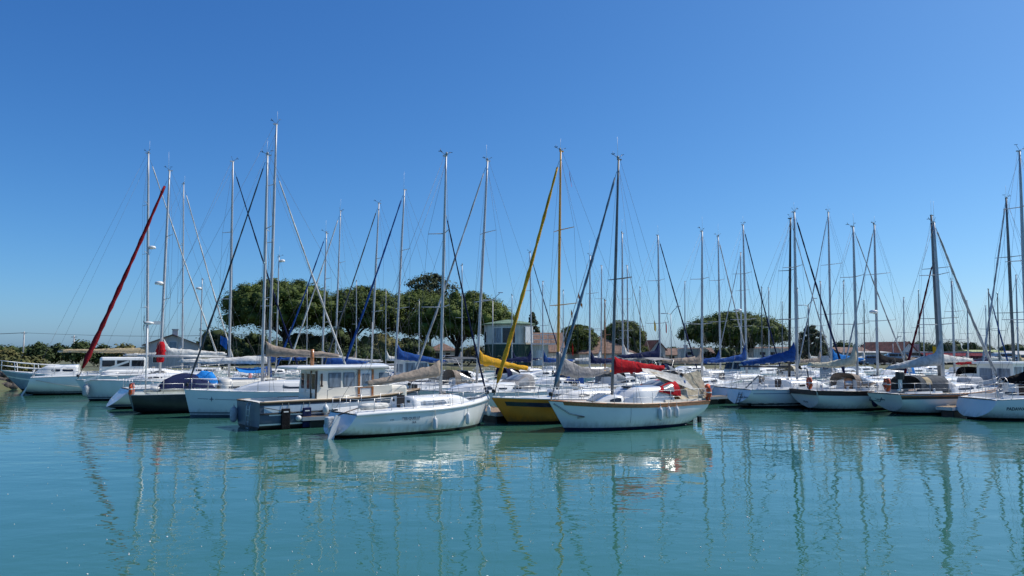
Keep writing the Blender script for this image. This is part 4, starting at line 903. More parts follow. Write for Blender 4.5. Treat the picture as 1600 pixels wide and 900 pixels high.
def grey_launch():
    L, B = 8.5, 2.9; th = R(205); hd = Vector((math.cos(th), math.sin(th), 0)); Y = 64.5
    root = empty('motor_launch', Vector((xat(2, Y), Y, 0)) - hd * L / 2, th); BOATS['A'] = (root, L, B, 210)
    tag(root, 'grey launch with tall white bow rail at the left edge', 'motorboat')
    h = Hull(L, B, 1.85, 1.4, 1.2, 1.7, -.1, .85, full=4)
    build_hull(h, root, HGREY, GEL, HGREY, BLACK, BLACK); build_deck(h, root, GEL, (.05, .3))
    mb = MB()
    P_ = lambda t, sd, dz: h.pt(t, h.zs(t), sd, -.06) + Vector((0, 0, dz))
    for sd in (1, -1):
        for dz in (.4, .8): mb.path([P_(t, sd, dz) for t in (.5, .65, .8, .92, 1.0)], .032, n=6)
        for t in (.5, .68, .86, .99): mb.path([P_(t, sd, 0), P_(t + (.01 if t < .9 else 0), sd, .8)], .03, n=6)
    mb.build('bow_rail', WPLAST, root)
    C = Cabin(h, .3, .7, 1.0, .8); c = C.build(root, GEL); C.windows(c, ((.1, .35), (.4, .6)), GLASS)
    for sd in (1, -1): strip(h, root, 'pale_stripe', GELC, .1, 1, -.62, -.5, sd, rel=True)
grey_launch()
def far_launch(u, Y, label, L=8.0, head=200, canopy=None):
    th = R(head); root =  empty('motor_launch', (xat(u, Y), Y, 0), th); tag(root, label, 'motorboat')
    h = Hull(L, 2.9, 1.3, 1.0, .9, .9, 0, .9, full=4); build_hull(h, root, HWHITE, GEL, STRB, HWHITE, BLACK); build_deck(h, root, GEL, (.05, .3))
    if canopy:
        C = Cabin(h, .42, .82, 1.05, .55); c = C.build(root, GEL); C.windows(c, ((.1, .4), (.46, .66)), GLASS)
        MB().box((C.x0 + .75, 0, h.zs(.5) + .85), (.05, 1.7, .6), ry=R(-35)).build('windscreen', GLASS, c)
        sprayhood(root, C, 2.9, canopy, .75, 1.7); 
        mb = MB(); P_ = lambda t, sd, dz: h.pt(t, h.zs(t), sd, -.05) + Vector((0, 0, dz)); up = [P_(t, 1, .5) for t in (.5, .7, .9)] + [Vector((L / 2, 0, 1.8))] + [P_(t, -1, .5) for t in (.9, .7, .5)]; mb.path(up, .016, n=5)
        for sd in (1, -1):
            for t in (.5, .7, .9): mb.path([P_(t, sd, 0), P_(t, sd, .5)], .016, n=5)
        mb.build('bow_rail', STEEL, root); outboard(root, (-L / 2 - .1, 0, .75), PLAST); return
    rings = []
    for z, f in ((.9, 0), (1.7, .08), (2.7, .45)): rings.append([Vector(p) for p in ((-.9, -1.05 + .08 * f, z), (1.6 - f, -1.0 + .08 * f, z), (1.6 - f, 1.0 - .08 * f, z), (-.9, 1.05 - .08 * f, z))])
    mb = MB(); mb.loft(rings, smooth=False, cap=True); wh = mb.build('wheelhouse', GEL, root)
    MB().rbox((.3, 0, 2.78), (3.0, 2.3, .14)).build('roof', GEL, wh)
    for sd in (1, -1):
        for k in range(2): MB().box((-.35 + k * 1.05, sd * 1.01, 2.18), (.8, .06, .72)).build('window', GLASSB, wh)
    for k in (-.5, .5): MB().box((1.45, k, 2.15), (.06, .75, .6), ry=R(-20)).build('windscreen', GLASS, wh)
    for k in (-.5, .5): MB().box((-.9, k, 2.1), (.06, .7, .7)).build('window', GLASSB, wh)
far_launch(1565, 44.8, 'white fishing launch with square wheelhouse behind the racing yacht at right', head=30)
for u, Y, l, L, hd, cv in [
    (203, 73, 'white motor cruiser with grey canopy behind the red wrapped mast', 7.5, 30, C_GREY), (402, 64, 'white motor cruiser with blue canopy right behind the starred yacht mast', 7.5, 210, C_BLUE), (640, 59.5, 'white fishing launch behind the wheelhouse roof and long blue cover', 7.5, 30, None),
    (722, 52.5, 'white motor cruiser with taupe canopy behind the nearest sloop bow', 7, 30, C_TAUPE), (880, 53.5, 'white motor cruiser with royal blue canopy behind the ochre yacht boom', 7.5, 210, C_BLUE), (1042, 79, 'white motor cruiser with navy canopy in front of the low house with chimney', 7.5, 30, C_NAVY),
    (1162, 67.5, 'white fishing launch with wheelhouse behind the royal blue boom covers', 7, 210, None), (1238, 70.5, 'white motor cruiser with cream canopy right behind the black mast', 7.5, 30, C_CREAM), (1402, 72.5, 'white motor cruiser with blue canopy behind the arched hood', 7.5, 210, C_SKY), (1522, 62.5, 'white motor cruiser with black canopy behind the racing yacht stern', 7.5, 30, C_BLACK),
    (960, 54.5, 'white motor cruiser with pale grey canopy behind the red boom cover', 7.0, 30, C_LGREY), (800, 63, 'white motor cruiser with navy canopy behind the ochre furled jib', 7.5, 30, C_NAVY)]:
    far_launch(u, Y, l, L, hd, cv)

# ------------------------------------------------------------------ pontoons, markers
def pontoon(p, head, L, W, label, planks=WOOD):
    root = empty('pontoon', p, R(head)); tag(root, label, 'pontoon', 'floating pontoons')
    mb = MB(); n = int(L / .14)
    for i in range(n): mb.box((-L / 2 + (i + .5) * L / n, 0, .50), (L / n - .012, W, .04))
    mb.build('planking', TEAK, root)
    mb = MB(); 
    for sd in (1, -1): mb.box((0, sd * (W / 2 + .02), .42), (L, .05, .16))
    for sd in (1, -1): mb.box((sd * (L / 2 + .02), 0, .42), (.05, W, .16))
    mb.build('edge_beam', ALU, root)
    n = max(2, int(L / 1.6))
    for i in range(n): MB().rbox((-L / 2 + (i + .5) * L / n, 0, .08), (L / n * .7, W * .86, .5), r=.06).build('float', PLAST, root)
    for i in range(n):
        for sd in (1, -1): mb = MB(); mb.box((-L / 2 + (i + .5) * L / n, sd * (W / 2 - .1), .56), (.28, .05, .06)); mb.build('cleat', STEEL, root)
    return root
pontoon((xat(768, 38.2), 38.2, 0), 119, 4.0, 1.5, 'pontoon head between the nearest sloop and the ochre yacht bow')
f1 = pontoon((xat(548, 35.3), 35.3, 0), 30, 4.6, .75, 'finger pontoon between the slate blue launch and the nearest sloop')
mb = MB(); mb.lathe([(.04, -.42), (.13, -.36), (.13, .36), (.04, .42)], (0, 0, 0), n=10, axis='Y'); o = mb.build('fender', FEND); o.location = Wp(f1, (-2.46, 0, .46)); o.rotation_euler = (0, 0, R(30)); tag(o, 'white roll fender across the end of the finger pontoon', 'fender')
fender(Wp(f1, (-1.2, -.2, 1.12)), .42, .14, 'white buoy shaped fender standing on the finger pontoon', rope=.12)
pontoon((xat(1515, 41.2), 41.2, 0), 30, 5.5, .8, 'finger pontoon between the hooded yacht and the racing yacht')
pontoon((xat(1105, 52), 49.5, 0), 30, 4.5, .8, 'finger pontoon behind the stern of the pale blue yacht')
def sign_board():
    Y = 56; p = at(1290, 585, Y); root = empty('pontoon_sign', (p.x, Y, 0)); tag(root, 'grey tapered pontoon sign with the letter D', 'sign')
    h0, h1 = zat(590, Y), zat(556, Y)
    rings = [[Vector((sx * w, sy * .12, z)) for sx, sy in ((-1, -1), (1, -1), (1, 1), (-1, 1))] for z, w in ((h0, .40), (h0 + .3, .40), (h1 - .1, .26), (h1, .2))]
    mb = MB(); mb.loft(rings, smooth=False, cap=True); mb.build('board', C_LGREY, root); mb = MB(); mb.tube((0, 0, -.3), (0, 0, h0), .09, n=8); mb.build('post', ALU, root)
    flat_text(root, 'D', (0, -.135, h0 + .85), (math.pi / 2, 0, 0), .75, DTXT); 
sign_board()
def small_sign(u, v, Y, label):
    p = at(u, v, Y); root = empty('notice', (p.x, Y, 1.2)); tag(root, label, 'sign')
    MB().tube((0, 0, -.2), (0, 0, p.z - 1.2), .035).build('post', ALU, root); MB().rbox((0, -.05, p.z - 1.0), (.5, .04, .6), r=.02).build('plate', GEL, root)
small_sign(853, 560, 108, 'small white notice plate on a post before the tiled building')

# ------------------------------------------------------------------ trees and bushes
def leafmat(name, a, b, sc=.6):
    m = mat(name, a, .75, col2=b, scale=sc, spec=.2, det=6); nt = m.node_tree; b_ = nt.nodes['Principled BSDF']
    b_.inputs['Transmission Weight'].default_value = 0; 
    return m
PINE = leafmat('pine_needles', (.095, .13, .024), (.024, .045, .010)); PINE2 = leafmat('pine_needles_light', (.115, .15, .028), (.03, .055, .012))
PINEL = leafmat('pine_new_needles', (.15, .185, .035), (.07, .10, .02)); LEAF = leafmat('olive_leaves', (.085, .10, .045), (.035, .05, .022)); BUSH = leafmat('bush_leaves', (.06, .09, .025), (.022, .036, .012)); DRYB = leafmat('dry_scrub_leaves', (.17, .15, .05), (.05, .065, .022), .9)
CONIF = leafmat('conifer_needles', (.045, .065, .02), (.016, .028, .012)); BARK = mat('pine_bark', (.055, .042, .034), .95, var=.3, scale=3, bump=.6, bscale=4)
def tufts(mb, c, r, n, size, rnd, flat=1.0, up=.35, shell=.55, alt=0.0):
    for _ in range(n):
        d = Vector((rnd.gauss(0, 1), rnd.gauss(0, 1), rnd.gauss(0, 1))).normalized(); k = r * (shell + (1.06 - shell) * rnd.random())
        p = Vector((c[0] + d.x * k, c[1] + d.y * k, c[2] + d.z * k * flat))
        nv = (d + Vector((rnd.uniform(-.7, .7), rnd.uniform(-.7, .7), rnd.uniform(-.3, .7) + up))).normalized()
        a = nv.orthogonal().normalized(); a = Matrix.Rotation(rnd.random() * 6.3, 3, nv) @ a; b = nv.cross(a); s = size * rnd.uniform(.6, 1.35)
        mb.add([p + a * s, p + b * s * .55, p - a * s * .8, p - b * s * .5], [(0, 1, 2, 3)], 1 if rnd.random() < alt else 0)
def blob(mb, c, r, flat, rnd):
    q = rnd.random() * 99; rings = []
    for i in range(1, 6):
        ph = math.pi * i / 6; ring = []
        for j in range(9):
            a = 2 * math.pi * j / 9; d = Vector((math.sin(ph) * math.cos(a), math.sin(ph) * math.sin(a), math.cos(ph))); k = r * (.8 + .35 * noise.noise(d * 1.6 + Vector((q, 0, 0))))
            ring.append(Vector(c) + Vector((d.x * k, d.y * k, d.z * k * flat)))
        rings.append(ring)
    mb.loft(rings, cap=True)
def umbrella_pine(u, vt, vb, wpx, Y, tu, label, seed, m=PINE, lean=0, name='umbrella_pine'):
    rnd = random.Random(seed); z0 = land_height(xat(tu, Y), Y); tx = xat(tu, Y); cx = xat(u, Y) - tx
    top = zat(vt, Y) - z0; bot = zat(vb, Y) - z0; rx = wpx / 2 * Y / FOC; H = top - bot
    root = empty(name, (tx, Y, z0)); tag(root, label, 'tree', 'umbrella pines behind the marina')
    mb = MB(); nl = 74; lobes = []
    for k in range(nl):
        a = k * 2.39996; q = ((k + .5) / nl) ** .5; rr = q * rx * .88
        dome = math.sqrt(max(0, 1 - (rr / rx) ** 2.6)); r = rx * rnd.uniform(.14, .21)
        r = min(r, H * .3)
        lobes.append((cx + rr * math.cos(a), rr * math.sin(a) * .85, bot + H * (.22 + .78 * dome) - r * .8 + rnd.uniform(-.06, .05) * H, r))
    for k in range(64):
        a = k * 2.39996 + 1; q = ((k % 32 + .5) / 32) ** .5; rr = rx * q * .9; lay = k // 32; r = min(rx * rnd.uniform(.15, .2), H * .26)
        z = bot + H * ((.14 + .12 * q) if lay == 0 else .42) + rnd.uniform(-.07, .07) * H; lobes.append((cx + rr * math.cos(a), rr * math.sin(a) * .85, z, r))
    for k in range(16):
        a = rnd.random() * 6.3; rr = rx * rnd.uniform(.1, .98); r = rx * rnd.uniform(.07, .12); lobes.append((cx + rr * math.cos(a), rr * math.sin(a) * .85, bot + H * (.18 + .84 * math.sqrt(max(0, 1 - (rr / rx) ** 2.6))) - r * .5, r))
    for x, y, z, r in lobes:
        blob(mb, (x, y, z), r * .74, .75, rnd); tufts(mb, (x, y, z), r * 1.12, 215, .165, rnd, .8, alt=rnd.choice((.05, .2, .5)))
    mb.build('crown', [m, PINEL], root)
    mb = MB(); R0 = .32 + rx * .016; fork = bot * .55
    pts = [Vector((0, 0, -.3)), Vector((.1, 0, fork * .5)), Vector((lean * .3, 0, fork)), Vector((cx * .5 + lean, 0, bot + H * .15))]
    mb.path(pts, R0, n=9, rs=[R0 * 1.25, R0, R0 * .9, R0 * .6])
    for k in range(9):
        a = k * 2.4 + seed; rr = rx * rnd.uniform(.35, .75); e = Vector((cx + rr * math.cos(a), rr * math.sin(a) * .8, bot + H * .35)); s = pts[2].lerp(pts[3], rnd.uniform(0, .5))
        mb.path([s, s.lerp(e, .5) + Vector((0, 0, .1 * H)), e], .2, n=6, rs=[R0 * .45, R0 * .3, R0 * .12])
    mb.build('trunk', BARK, root)
def leafy_tree(u, vt, vb, wpx, Y, label, seed, m=LEAF, dens=1.0, name='leafy_tree', group=None, trunk_v=None, conic=False, cat='tree', sz=.26):
    rnd = random.Random(seed); x0 = xat(u, Y); z0 = land_height(x0, Y); top = zat(vt, Y) - z0; bot = max(.4, zat(vb, Y) - z0); rx = wpx / 2 * Y / FOC; H = top - bot
    root = empty(name, (x0, Y, z0)); tag(root, label, cat, group)
    mb = MB(); tr = MB(); n = int(34 * dens); tr.path([Vector((0, 0, -.3)), Vector((0, 0, bot)), Vector((.1, 0, top * .82))], .2, n=7, rs=[.26, .2, .06])
    for k in range(n):
        f = (k + .5) / n; prof = (1 - f) ** .8 if conic else math.sin(math.pi * (f * .86 + .1)) ** .7
        a = k * 2.4; rr = rx * prof * rnd.uniform(.35, .9); r = rx * rnd.uniform(.2, .33) * (.5 + .5 * prof)
        c = (rr * math.cos(a), rr * math.sin(a), bot + H * f * .94); tufts(mb, c, r, int(110), sz, rnd, .8, shell=.15)
        tr.path([Vector((0, 0, bot + H * f * .6)), Vector(c)], .05, n=5, rs=[.07, .02])
    mb.build('crown', m, root); tr.build('trunk', BARK, root)
def bush(u, vt, wpx, Y, label, seed, m=BUSH, group='bushes on the shore', dz=0, name='bush'):
    rnd = random.Random(seed); x0 = xat(u, Y); z0 = land_height(x0, Y); H = zat(vt, Y) - z0; rx = wpx / 2 * Y / FOC; mb = MB()
    for k in range(16):
        a = k * 2.4; q = (k / 16) ** .5; rr = rx * q * .8; r = min(rx * .42, H * .42) * rnd.uniform(.8, 1.1); c = (rr * math.cos(a), rr * math.sin(a) * .7, max(r * .5, (H - r) * (1 - q ** 2.5 * .55) * rnd.uniform(.8, 1.02)))
        blob(mb, c, r * .8, .9, rnd); tufts(mb, c, r * 1.1, 95, .20 if Y < 100 else .24, rnd)
    o = mb.build(name, m); o.location = (x0, Y, z0); tag(o, label, 'bush', group)
umbrella_pine(436, 438, 517, 190, 126, 446, 'broad umbrella pine, largest at the left of the row of pines', 1)
umbrella_pine(566, 450, 518, 138, 130, 548, 'umbrella pine behind the black and blue furled jibs', 2)
umbrella_pine(652, 456, 527, 122, 136, 668, 'umbrella pine with paler crown under the tall airy tree', 3, PINE2)
umbrella_pine(722, 458, 529, 166, 122, 714, 'wide umbrella pine with dark leaning trunk left of the green roofed tower', 4, PINE2)
umbrella_pine(903, 509, 556, 66, 134, 905, 'small round umbrella pine left of the pale blue yacht mast', 5, PINE2)
umbrella_pine(974, 502, 560, 74, 138, 968, 'round umbrella pine right of the pale blue yacht mast', 6)
umbrella_pine(1149, 488, 541, 168, 128, 1178, 'broad dome shaped umbrella pine alone at right', 7, PINE)
leafy_tree(672, 428, 470, 86, 142, 'tall airy grey green tree rising above the pines', 11, LEAF, 1.2)
leafy_tree(1267, 507, 562, 48, 126, 'slim airy tree right of the broad dome shaped pine', 12, LEAF, 1.2)
leafy_tree(832, 484, 562, 46, 136, 'pointed dark green conifer behind the green roofed tower', 13, CONIF, 1.3, conic=True, name='conifer')
leafy_tree(1404, 535, 560, 26, 170, 'dark round tree left of the billboard', 14, BUSH, .8)
for i, (u, v, w, Y, l, m) in enumerate([
    (12, 541, 62, 73, 'dry yellow green scrub at the left edge', DRYB), (52, 553, 46, 75, 'low dry scrub right of the scrub at the left edge', DRYB), 
    (62, 531, 44, 105, 'dark bush behind the electricity pole', BUSH), (92, 535, 40, 108, 'dark bush in the hedge left of the red furled jib, second from the left', BUSH), (125, 530, 46, 104, 'tallest dark bush of the hedge left of the red furled jib', BUSH), (160, 536, 40, 110, 'dark bush behind the red furled jib', BUSH), (196, 533, 44, 108, 'green bush left of the grey house', DRYB), (228, 538, 36, 100, 'dry bush in front of the grey house wall', DRYB),
    (342, 505, 84, 132, 'big dark bush right of the grey house', CONIF), (395, 512, 84, 136, 'dark bush under the left side of the largest pine', BUSH), (480, 508, 84, 132, 'pale green bush under the right side of the largest pine', LEAF), (530, 502, 78, 138, 'dark bush between the two left pines', BUSH), (592, 510, 84, 128, 'brown green bush behind the blue furled jib', DRYB), (640, 520, 84, 130, 'green bush left of the low white house', BUSH),
    (437, 522, 70, 142, 'dark bush right behind the largest pine trunk', CONIF), (368, 530, 60, 118, 'low dark bush in front of the left pine, beside the starred yacht mast', BUSH), (455, 534, 66, 118, 'low dark bush in front of the largest pine trunk', BUSH), (512, 532, 66, 116, 'low dark bush in front of the gap between the two left pines', CONIF), (566, 534, 66, 117, 'low dark bush under the second pine', BUSH), (622, 536, 66, 116, 'low dark bush behind the long blue cover', BUSH),
    (742, 536, 50, 140, 'pale bush right of the dark leaning trunk', DRYB), (781, 556, 16, 107, 'small clipped bush before the green tower', LEAF), (1052, 541, 24, 165, 'low bush right of the white gabled house', LEAF), (1108, 548, 40, 132, 'bush under the left side of the dome shaped pine', BUSH), (1165, 545, 46, 138, 'pale bush beside the trunk of the dome shaped pine', LEAF), (1226, 548, 30, 140, 'bush right of the white campers', BUSH), (1278, 530, 26, 132, 'dark bush right of the slim airy tree', BUSH)]):
    bush(u, v, w, Y, l, 40 + i, m)
def treeline():
    rnd = random.Random(5); mb = MB()
    for k in range(330):
        u = rnd.uniform(-60, 1720); Y = rnd.uniform(255, 300); x = xat(u, Y); hgt = 4.2 + 2.0 * noise.noise(Vector((x * .03, 3, 0))) + (1.3 if u > 1270 else 0); r = rnd.uniform(1.6, 2.8); c = (x, Y, 1 + max(.5, hgt - r))
        blob(mb, c, r * .9, 1, rnd); tufts(mb, c, r * 1.1, 60, .5, rnd)
    tag(mb.build('treeline', BUSH), 'far line of trees along the horizon', 'treeline', kind='stuff')
treeline()
def rock(u, v, Y, s, label, seed):
    mb = MB(); rnd = random.Random(seed); blob(mb, (0, 0, 0), s, .75, rnd); o = mb.build('boulder', mat('dark_rock', (.13, .11, .09), .9, var=.3, bump=.6, bscale=5)); o.location = at(u, v, Y); o.rotation_euler = (rnd.random(), rnd.random(), rnd.random() * 6); o['label'] = label; o['category'] = 'rock'; o['group'] = 'boulders of the left bank'
for i in range(16): rock(-14 + (i % 6) * 7, 604 - (i // 6) * 9, 68 + (i // 6) * .9, .5 + .12 * ((i * 7) % 5) / 4, 'dark boulder of the bank behind the grey launch at the left edge', i)

# ------------------------------------------------------------------ buildings
TILE = mat('terracotta_tiles', (.23, .14, .105), .85, var=.25, scale=1.2, bump=.5, bscale=6, stretch=(1, 3, 1)); TILED = mat('dark_red_tiles', (.16, .055, .045), .85, var=.25, scale=1.2, bump=.4, bscale=6)
WALLW = mat('white_render', (.62, .62, .60), .85, var=.06, scale=.7); WALLC = mat('cream_render', (.66, .62, .54), .85, var=.08, scale=.7); WALLG = mat('grey_render', (.48, .48, .47), .9, var=.1, scale=.6)
GROOF = mat('green_roof_tiles', (.15, .24, .16), .7, var=.15, scale=1, bump=.4, bscale=5); GCLAD = mat('green_timber_cladding', (.012, .06, .04), .6, var=.25, scale=1.5, stretch=(.3, .3, 5)); SHUT = mat('blue_grey_shutter', (.22, .29, .35), .6)
DARKIN = mat('dark_opening', (.015, .015, .017), .6)
def house(name, label, u, Y, w, d, hw, hr, wall, roof, rot=0, ridge='x', ov=.3, windows=(), door=None, chimney=None, hip=False, cat='house', group=None, z=None, win_m=None):
    x = xat(u, Y); z = land_height(x, Y) if z is None else z; root = empty(name, (x, Y, z - .05), R(rot)); tag(root, label, cat, group)
    mb = MB(); mb.box((0, 0, hw / 2), (w, d, hw))
    if not hip:
        if ridge == 'y': 
            for sd in (-1, 1): mb.add([(-w / 2, sd * d / 2, hw), (w / 2, sd * d / 2, hw), (0, sd * d / 2, hr - .03)], [(0, 1, 2) if sd < 0 else (2, 1, 0)])
        else:
            for sd in (-1, 1): mb.add([(sd * w / 2, -d / 2, hw), (sd * w / 2, d / 2, hw), (sd * w / 2, 0, hr - .03)], [(0, 1, 2) if sd > 0 else (2, 1, 0)])
    mb.build('wall', wall, root)
    mb = MB(); t = .14
    W, D = w / 2 + ov, d / 2 + ov; sl = (hr - hw)
    if hip:
        rl = max(0, w / 2 - d / 2); A = [(-W, -D), (W, -D), (W, D), (-W, D)]; ze = hw - sl * ov / (d / 2) * .6
        for dz in (t, 0.0):
            v = [(a, b, ze + dz) for a, b in A] + [(-rl, 0, hr + dz), (rl + .001, 0, hr + dz)]
            f = [(0, 1, 5, 4), (1, 2, 5), (2, 3, 4, 5), (3, 0, 4)]; mb.add(v, f if dz else [tuple(reversed(q)) for q in f])
        mb.loft([[Vector((a, b, ze)) for a, b in A], [Vector((a, b, ze + t)) for a, b in A]], smooth=False)
    else:
        half = w / 2 if ridge == 'y' else d / 2; lo = hw - sl * ov / half
        prof = [(-half - ov, lo), (0, hr), (half + ov, lo), (half + ov, lo + t), (0, hr + t), (-half - ov, lo + t)]; e = (d if ridge == 'y' else w) / 2 + ov
        rr = [[Vector((p, s_ * e, q)) if ridge == 'y' else Vector((s_ * e, p, q)) for p, q in prof] for s_ in (-1, 1)]; mb.loft(rr, smooth=False, cap=True)
    rf = mb.build('roof', roof, root)
    for (wx, wz, ww, wh, m) in windows:
        f = MB().box((wx, -d / 2 - .005, wz), (ww + .16, .06, wh + .16)).build('window', WALLW if m is not GLASS else GEL, root); MB().box((wx, -d / 2 - .02, wz), (ww, .06, wh)).build('pane', m, f)
    if door: MB().box((door[0], -d / 2 - .01, door[2] / 2), (door[1], .08, door[2])).build('door', door[3] if len(door) > 3 else SHUT, root)
    if chimney:
        mb = MB(); mb.box((chimney[0], chimney[1], hr + .1), (.7, .6, 1.3)); mb.box((chimney[0], chimney[1], hr + .8), (.85, .75, .12)); mb.build('chimney', wall, rf)
    return root
house('house', 'grey rendered house with tiled roof left of the pines', 271, 104, 6.6, 9, 3.2, 4.5, WALLG, TILE, rot=22, ridge='y', windows=((.1, 3.0, .9, 1.3, SHUT), (-1.8, 1.4, .9, 1.1, GLASS)), door=(1.8, 1.0, 2.1), chimney=(.3, -3.8))
house('house', 'low white house with terracotta roof behind the dark leaning pine trunk', 691, 152, 5.6, 5, 2.3, 3.7, WALLW, TILE, hip=True, windows=((-.8, 1.3, .9, 1.1, DARKIN), (1.4, 1.3, .9, 1.1, DARKIN)))
def tower():
    Y = 112; x = xat(794, Y); z = 1.15; root = empty('harbour_office', (x, Y, z)); tag(root, 'green and white harbour office tower with green tiled roof', 'building')
    pl = [(-3.6, .8), (-3.0, -1.6), (-.9, -3.0), (1.5, -3.0), (3.5, -1.2), (3.5, 2.4), (-3.2, 2.4)]
    mb = MB(); mb.loft([[Vector((a, b, k)) for a, b in pl] for k in (-.2, 3.3)], smooth=False, cap=True); mb.build('green_base', GCLAD, root)
    mb = MB(); mb.loft([[Vector((a * 1.02, b * 1.02, k)) for a, b in pl] for k in (3.302, 6.3)], smooth=False, cap=True); mb.build('upper_wall', WALLC, root)
    mb = MB(); rf = [[Vector((a * s + .0, b * s, k)) for a, b in pl] for k, s in ((6.22, 1.16), (6.36, 1.18), (6.75, .62), (7.05, .06))]; mb.loft(rf, smooth=False, cap=True); mb.build('roof', GROOF, root)
    def facew(i, a, b, za, zb, m=GLASS):
        p, q = Vector((*pl[i], 0)) * 1.02, Vector((*pl[i + 1], 0)) * 1.02; d = (q - p); n = Vector((d.y, -d.x, 0)).normalized(); c = p + d * ((a + b) / 2) + n * .01; an = math.atan2(d.y, d.x)
        f = MB().box((c.x, c.y, (za + zb) / 2), (d.length * (b - a) + .16, .06, zb - za + .16), rz=an).build('window', GEL, root)
        c2 = c + n * .02; mb = MB(); mb.box((c2.x, c2.y, (za + zb) / 2), (d.length * (b - a), .06, zb - za), rz=an); mb.build('pane', m, f)
    facew(1, .45, .97, 3.5, 5.7, GLASSB); facew(2, .04, .80, 3.5, 5.7); facew(0, .3, .7, 3.6, 5.2)
    MB().box((3.1, -2.2, 4.75), (1.5, .12, 2.4), rz=R(42)).build('glazed_door', GEL, root)
    mb = MB(); mb.box((5.2, 0, 3.35), (3.6, 4.6, .16)); 
    for k in range(4): mb.box((3.7 + k * 1.1, -2.2, 4.1), (.07, .07, 1.4))
    for zz in (4.0, 4.75): mb.box((5.3, -2.2, zz), (3.4, .06, .07))
    mb.build('terrace', GEL, root)
    mb = MB(); mb.box((4.8, .2, 1.6), (2.4, 3.6, 3.2)); mb.build('ground_floor_wing', WALLC, root); MB().box((4.7, -1.62, 1.3), (1.0, .08, 2.2)).build('door', GEL, root)
    MB().box((2.15, -2.35, 2.3), (.5, .06, 2.0), rz=R(42)).build('sign_board', WALLC, root)
    # outside stair up the left side
    mb = MB()
    for k in range(9): mb.box((-3.7 - .28 * k, .1, 3.1 - .34 * k), (.32, 1.1, .06))
    for sd in (-.5, .6): mb.path([(-3.6, sd, 3.1), (-6.1, sd, .1)], .07, n=4)
    mb.build('stair', DWOOD, root)
tower()
house('long_house', 'long tiled building right of the green harbour office', 851, 124, 5.6, 9, 2.9, 5.3, WALLC, TILE, ridge='x', door=(1.5, 1.0, 2.1, GEL), windows=((-1.2, 1.6, .9, 1.0, GLASS),))
house('shed', 'low tiled lean-to in front of the long tiled building', 853, 116, 4.2, 4.4, 2.1, 3.0, WALLW, TILE, ridge='x', windows=((-.9, 1.2, .8, .9, DARKIN),))
house('house', 'white house with brown hipped roof between the two small round pines', 938, 136, 10.2, 10, 1.9, 4.9, WALLW, TILE, hip=True, windows=((2.2, 1.1, 1, 1, DARKIN), (-1.8, 1.1, 1, 1, GLASS)), rot=8)
house('house', 'white gabled house with reddish roof right of the round pines', 1013, 142, 3.4, 6, 2.6, 4.2, WALLW, TILED, rot=26, ridge='y', windows=((0, 2.6, .5, .7, SHUT),), door=(.6, .8, 1.9))
house('house', 'low white house with terracotta roof and chimney behind the navy boom cover', 1060, 152, 8.6, 6, 1.5, 2.7, WALLW, TILE, ridge='x', windows=((-2, .9, 1, .8, DARKIN), (1.6, .9, 1, .8, GLASS)), chimney=(1.6, .5))
house('house', 'low tiled house behind the white campers', 1202, 160, 8, 6, 1.6, 3.0, WALLC, TILE, ridge='x', windows=((-2, .9, 1, .8, GLASS),))
house('house', 'low terracotta roofed house left of the dome shaped pine', 1086, 168, 7, 6, 1.5, 2.8, WALLC, TILE, ridge='x', windows=((1, .9, 1, .8, GLASS),))
house('warehouse', 'long white warehouse with low roof behind the cream sail cover', 1322, 134, 5.2, 8, 2.0, 2.9, WALLG, TILE, ridge='x', windows=((-1.2, 1.2, .8, .8, SHUT),), cat='building')
house('warehouse', 'plain white shed with flat roof right of the tiled warehouse', 1352, 131, 5.0, 7, 2.0, 2.2, WALLW, WALLG, ridge='x', windows=((.5, 1.1, 1.2, .7, SHUT),), cat='building')
house('house', 'white gabled house with dark red roof left of the billboard', 1386, 138, 5.0, 9, 1.9, 3.9, WALLW, TILED, rot=24, ridge='y', windows=((-.9, 1.5, .5, .6, DARKIN),))
house('shed', 'low pale shed under the billboard', 1423, 136, 5.4, 5, 1.9, 2.1, WALLW, WALLG, ridge='x', windows=((1.0, 1.0, 1.8, .9, SHUT),), cat='building')
def billboard():
    Y = 140; x = xat(1423, Y); root = empty('billboard', (x, Y, 1.1)); tag(root, 'large billboard with reddish patterned poster on posts', 'billboard')
    m = mat('poster_print', (.45, .30, .30), .6, col2=(.28, .16, .22), scale=1.6, det=8); a, b = zat(552, Y) - 1.1, zat(538, Y) - 1.1
    MB().box((0, 0, (a + b) / 2), (3.3, .12, b - a + .12)).build('frame', GEL, root); MB().box((0, -.07, (a + b) / 2), (3.1, .03, b - a)).build('poster', m, root)
    MB().lathe([(.05, -.02), (.5, -.02), (.5, .02), (.05, .02)], (.2, -.09, (a + b) / 2), n=9, axis='Y').build('printed_spot', mat('poster_orange', (.6, .25, .05), .6), root)
    for k in (-1.2, 1.2): MB().box((k, .12, a / 2 + .2), (.14, .12, a + .5)).build('post', ALU, root)
billboard()
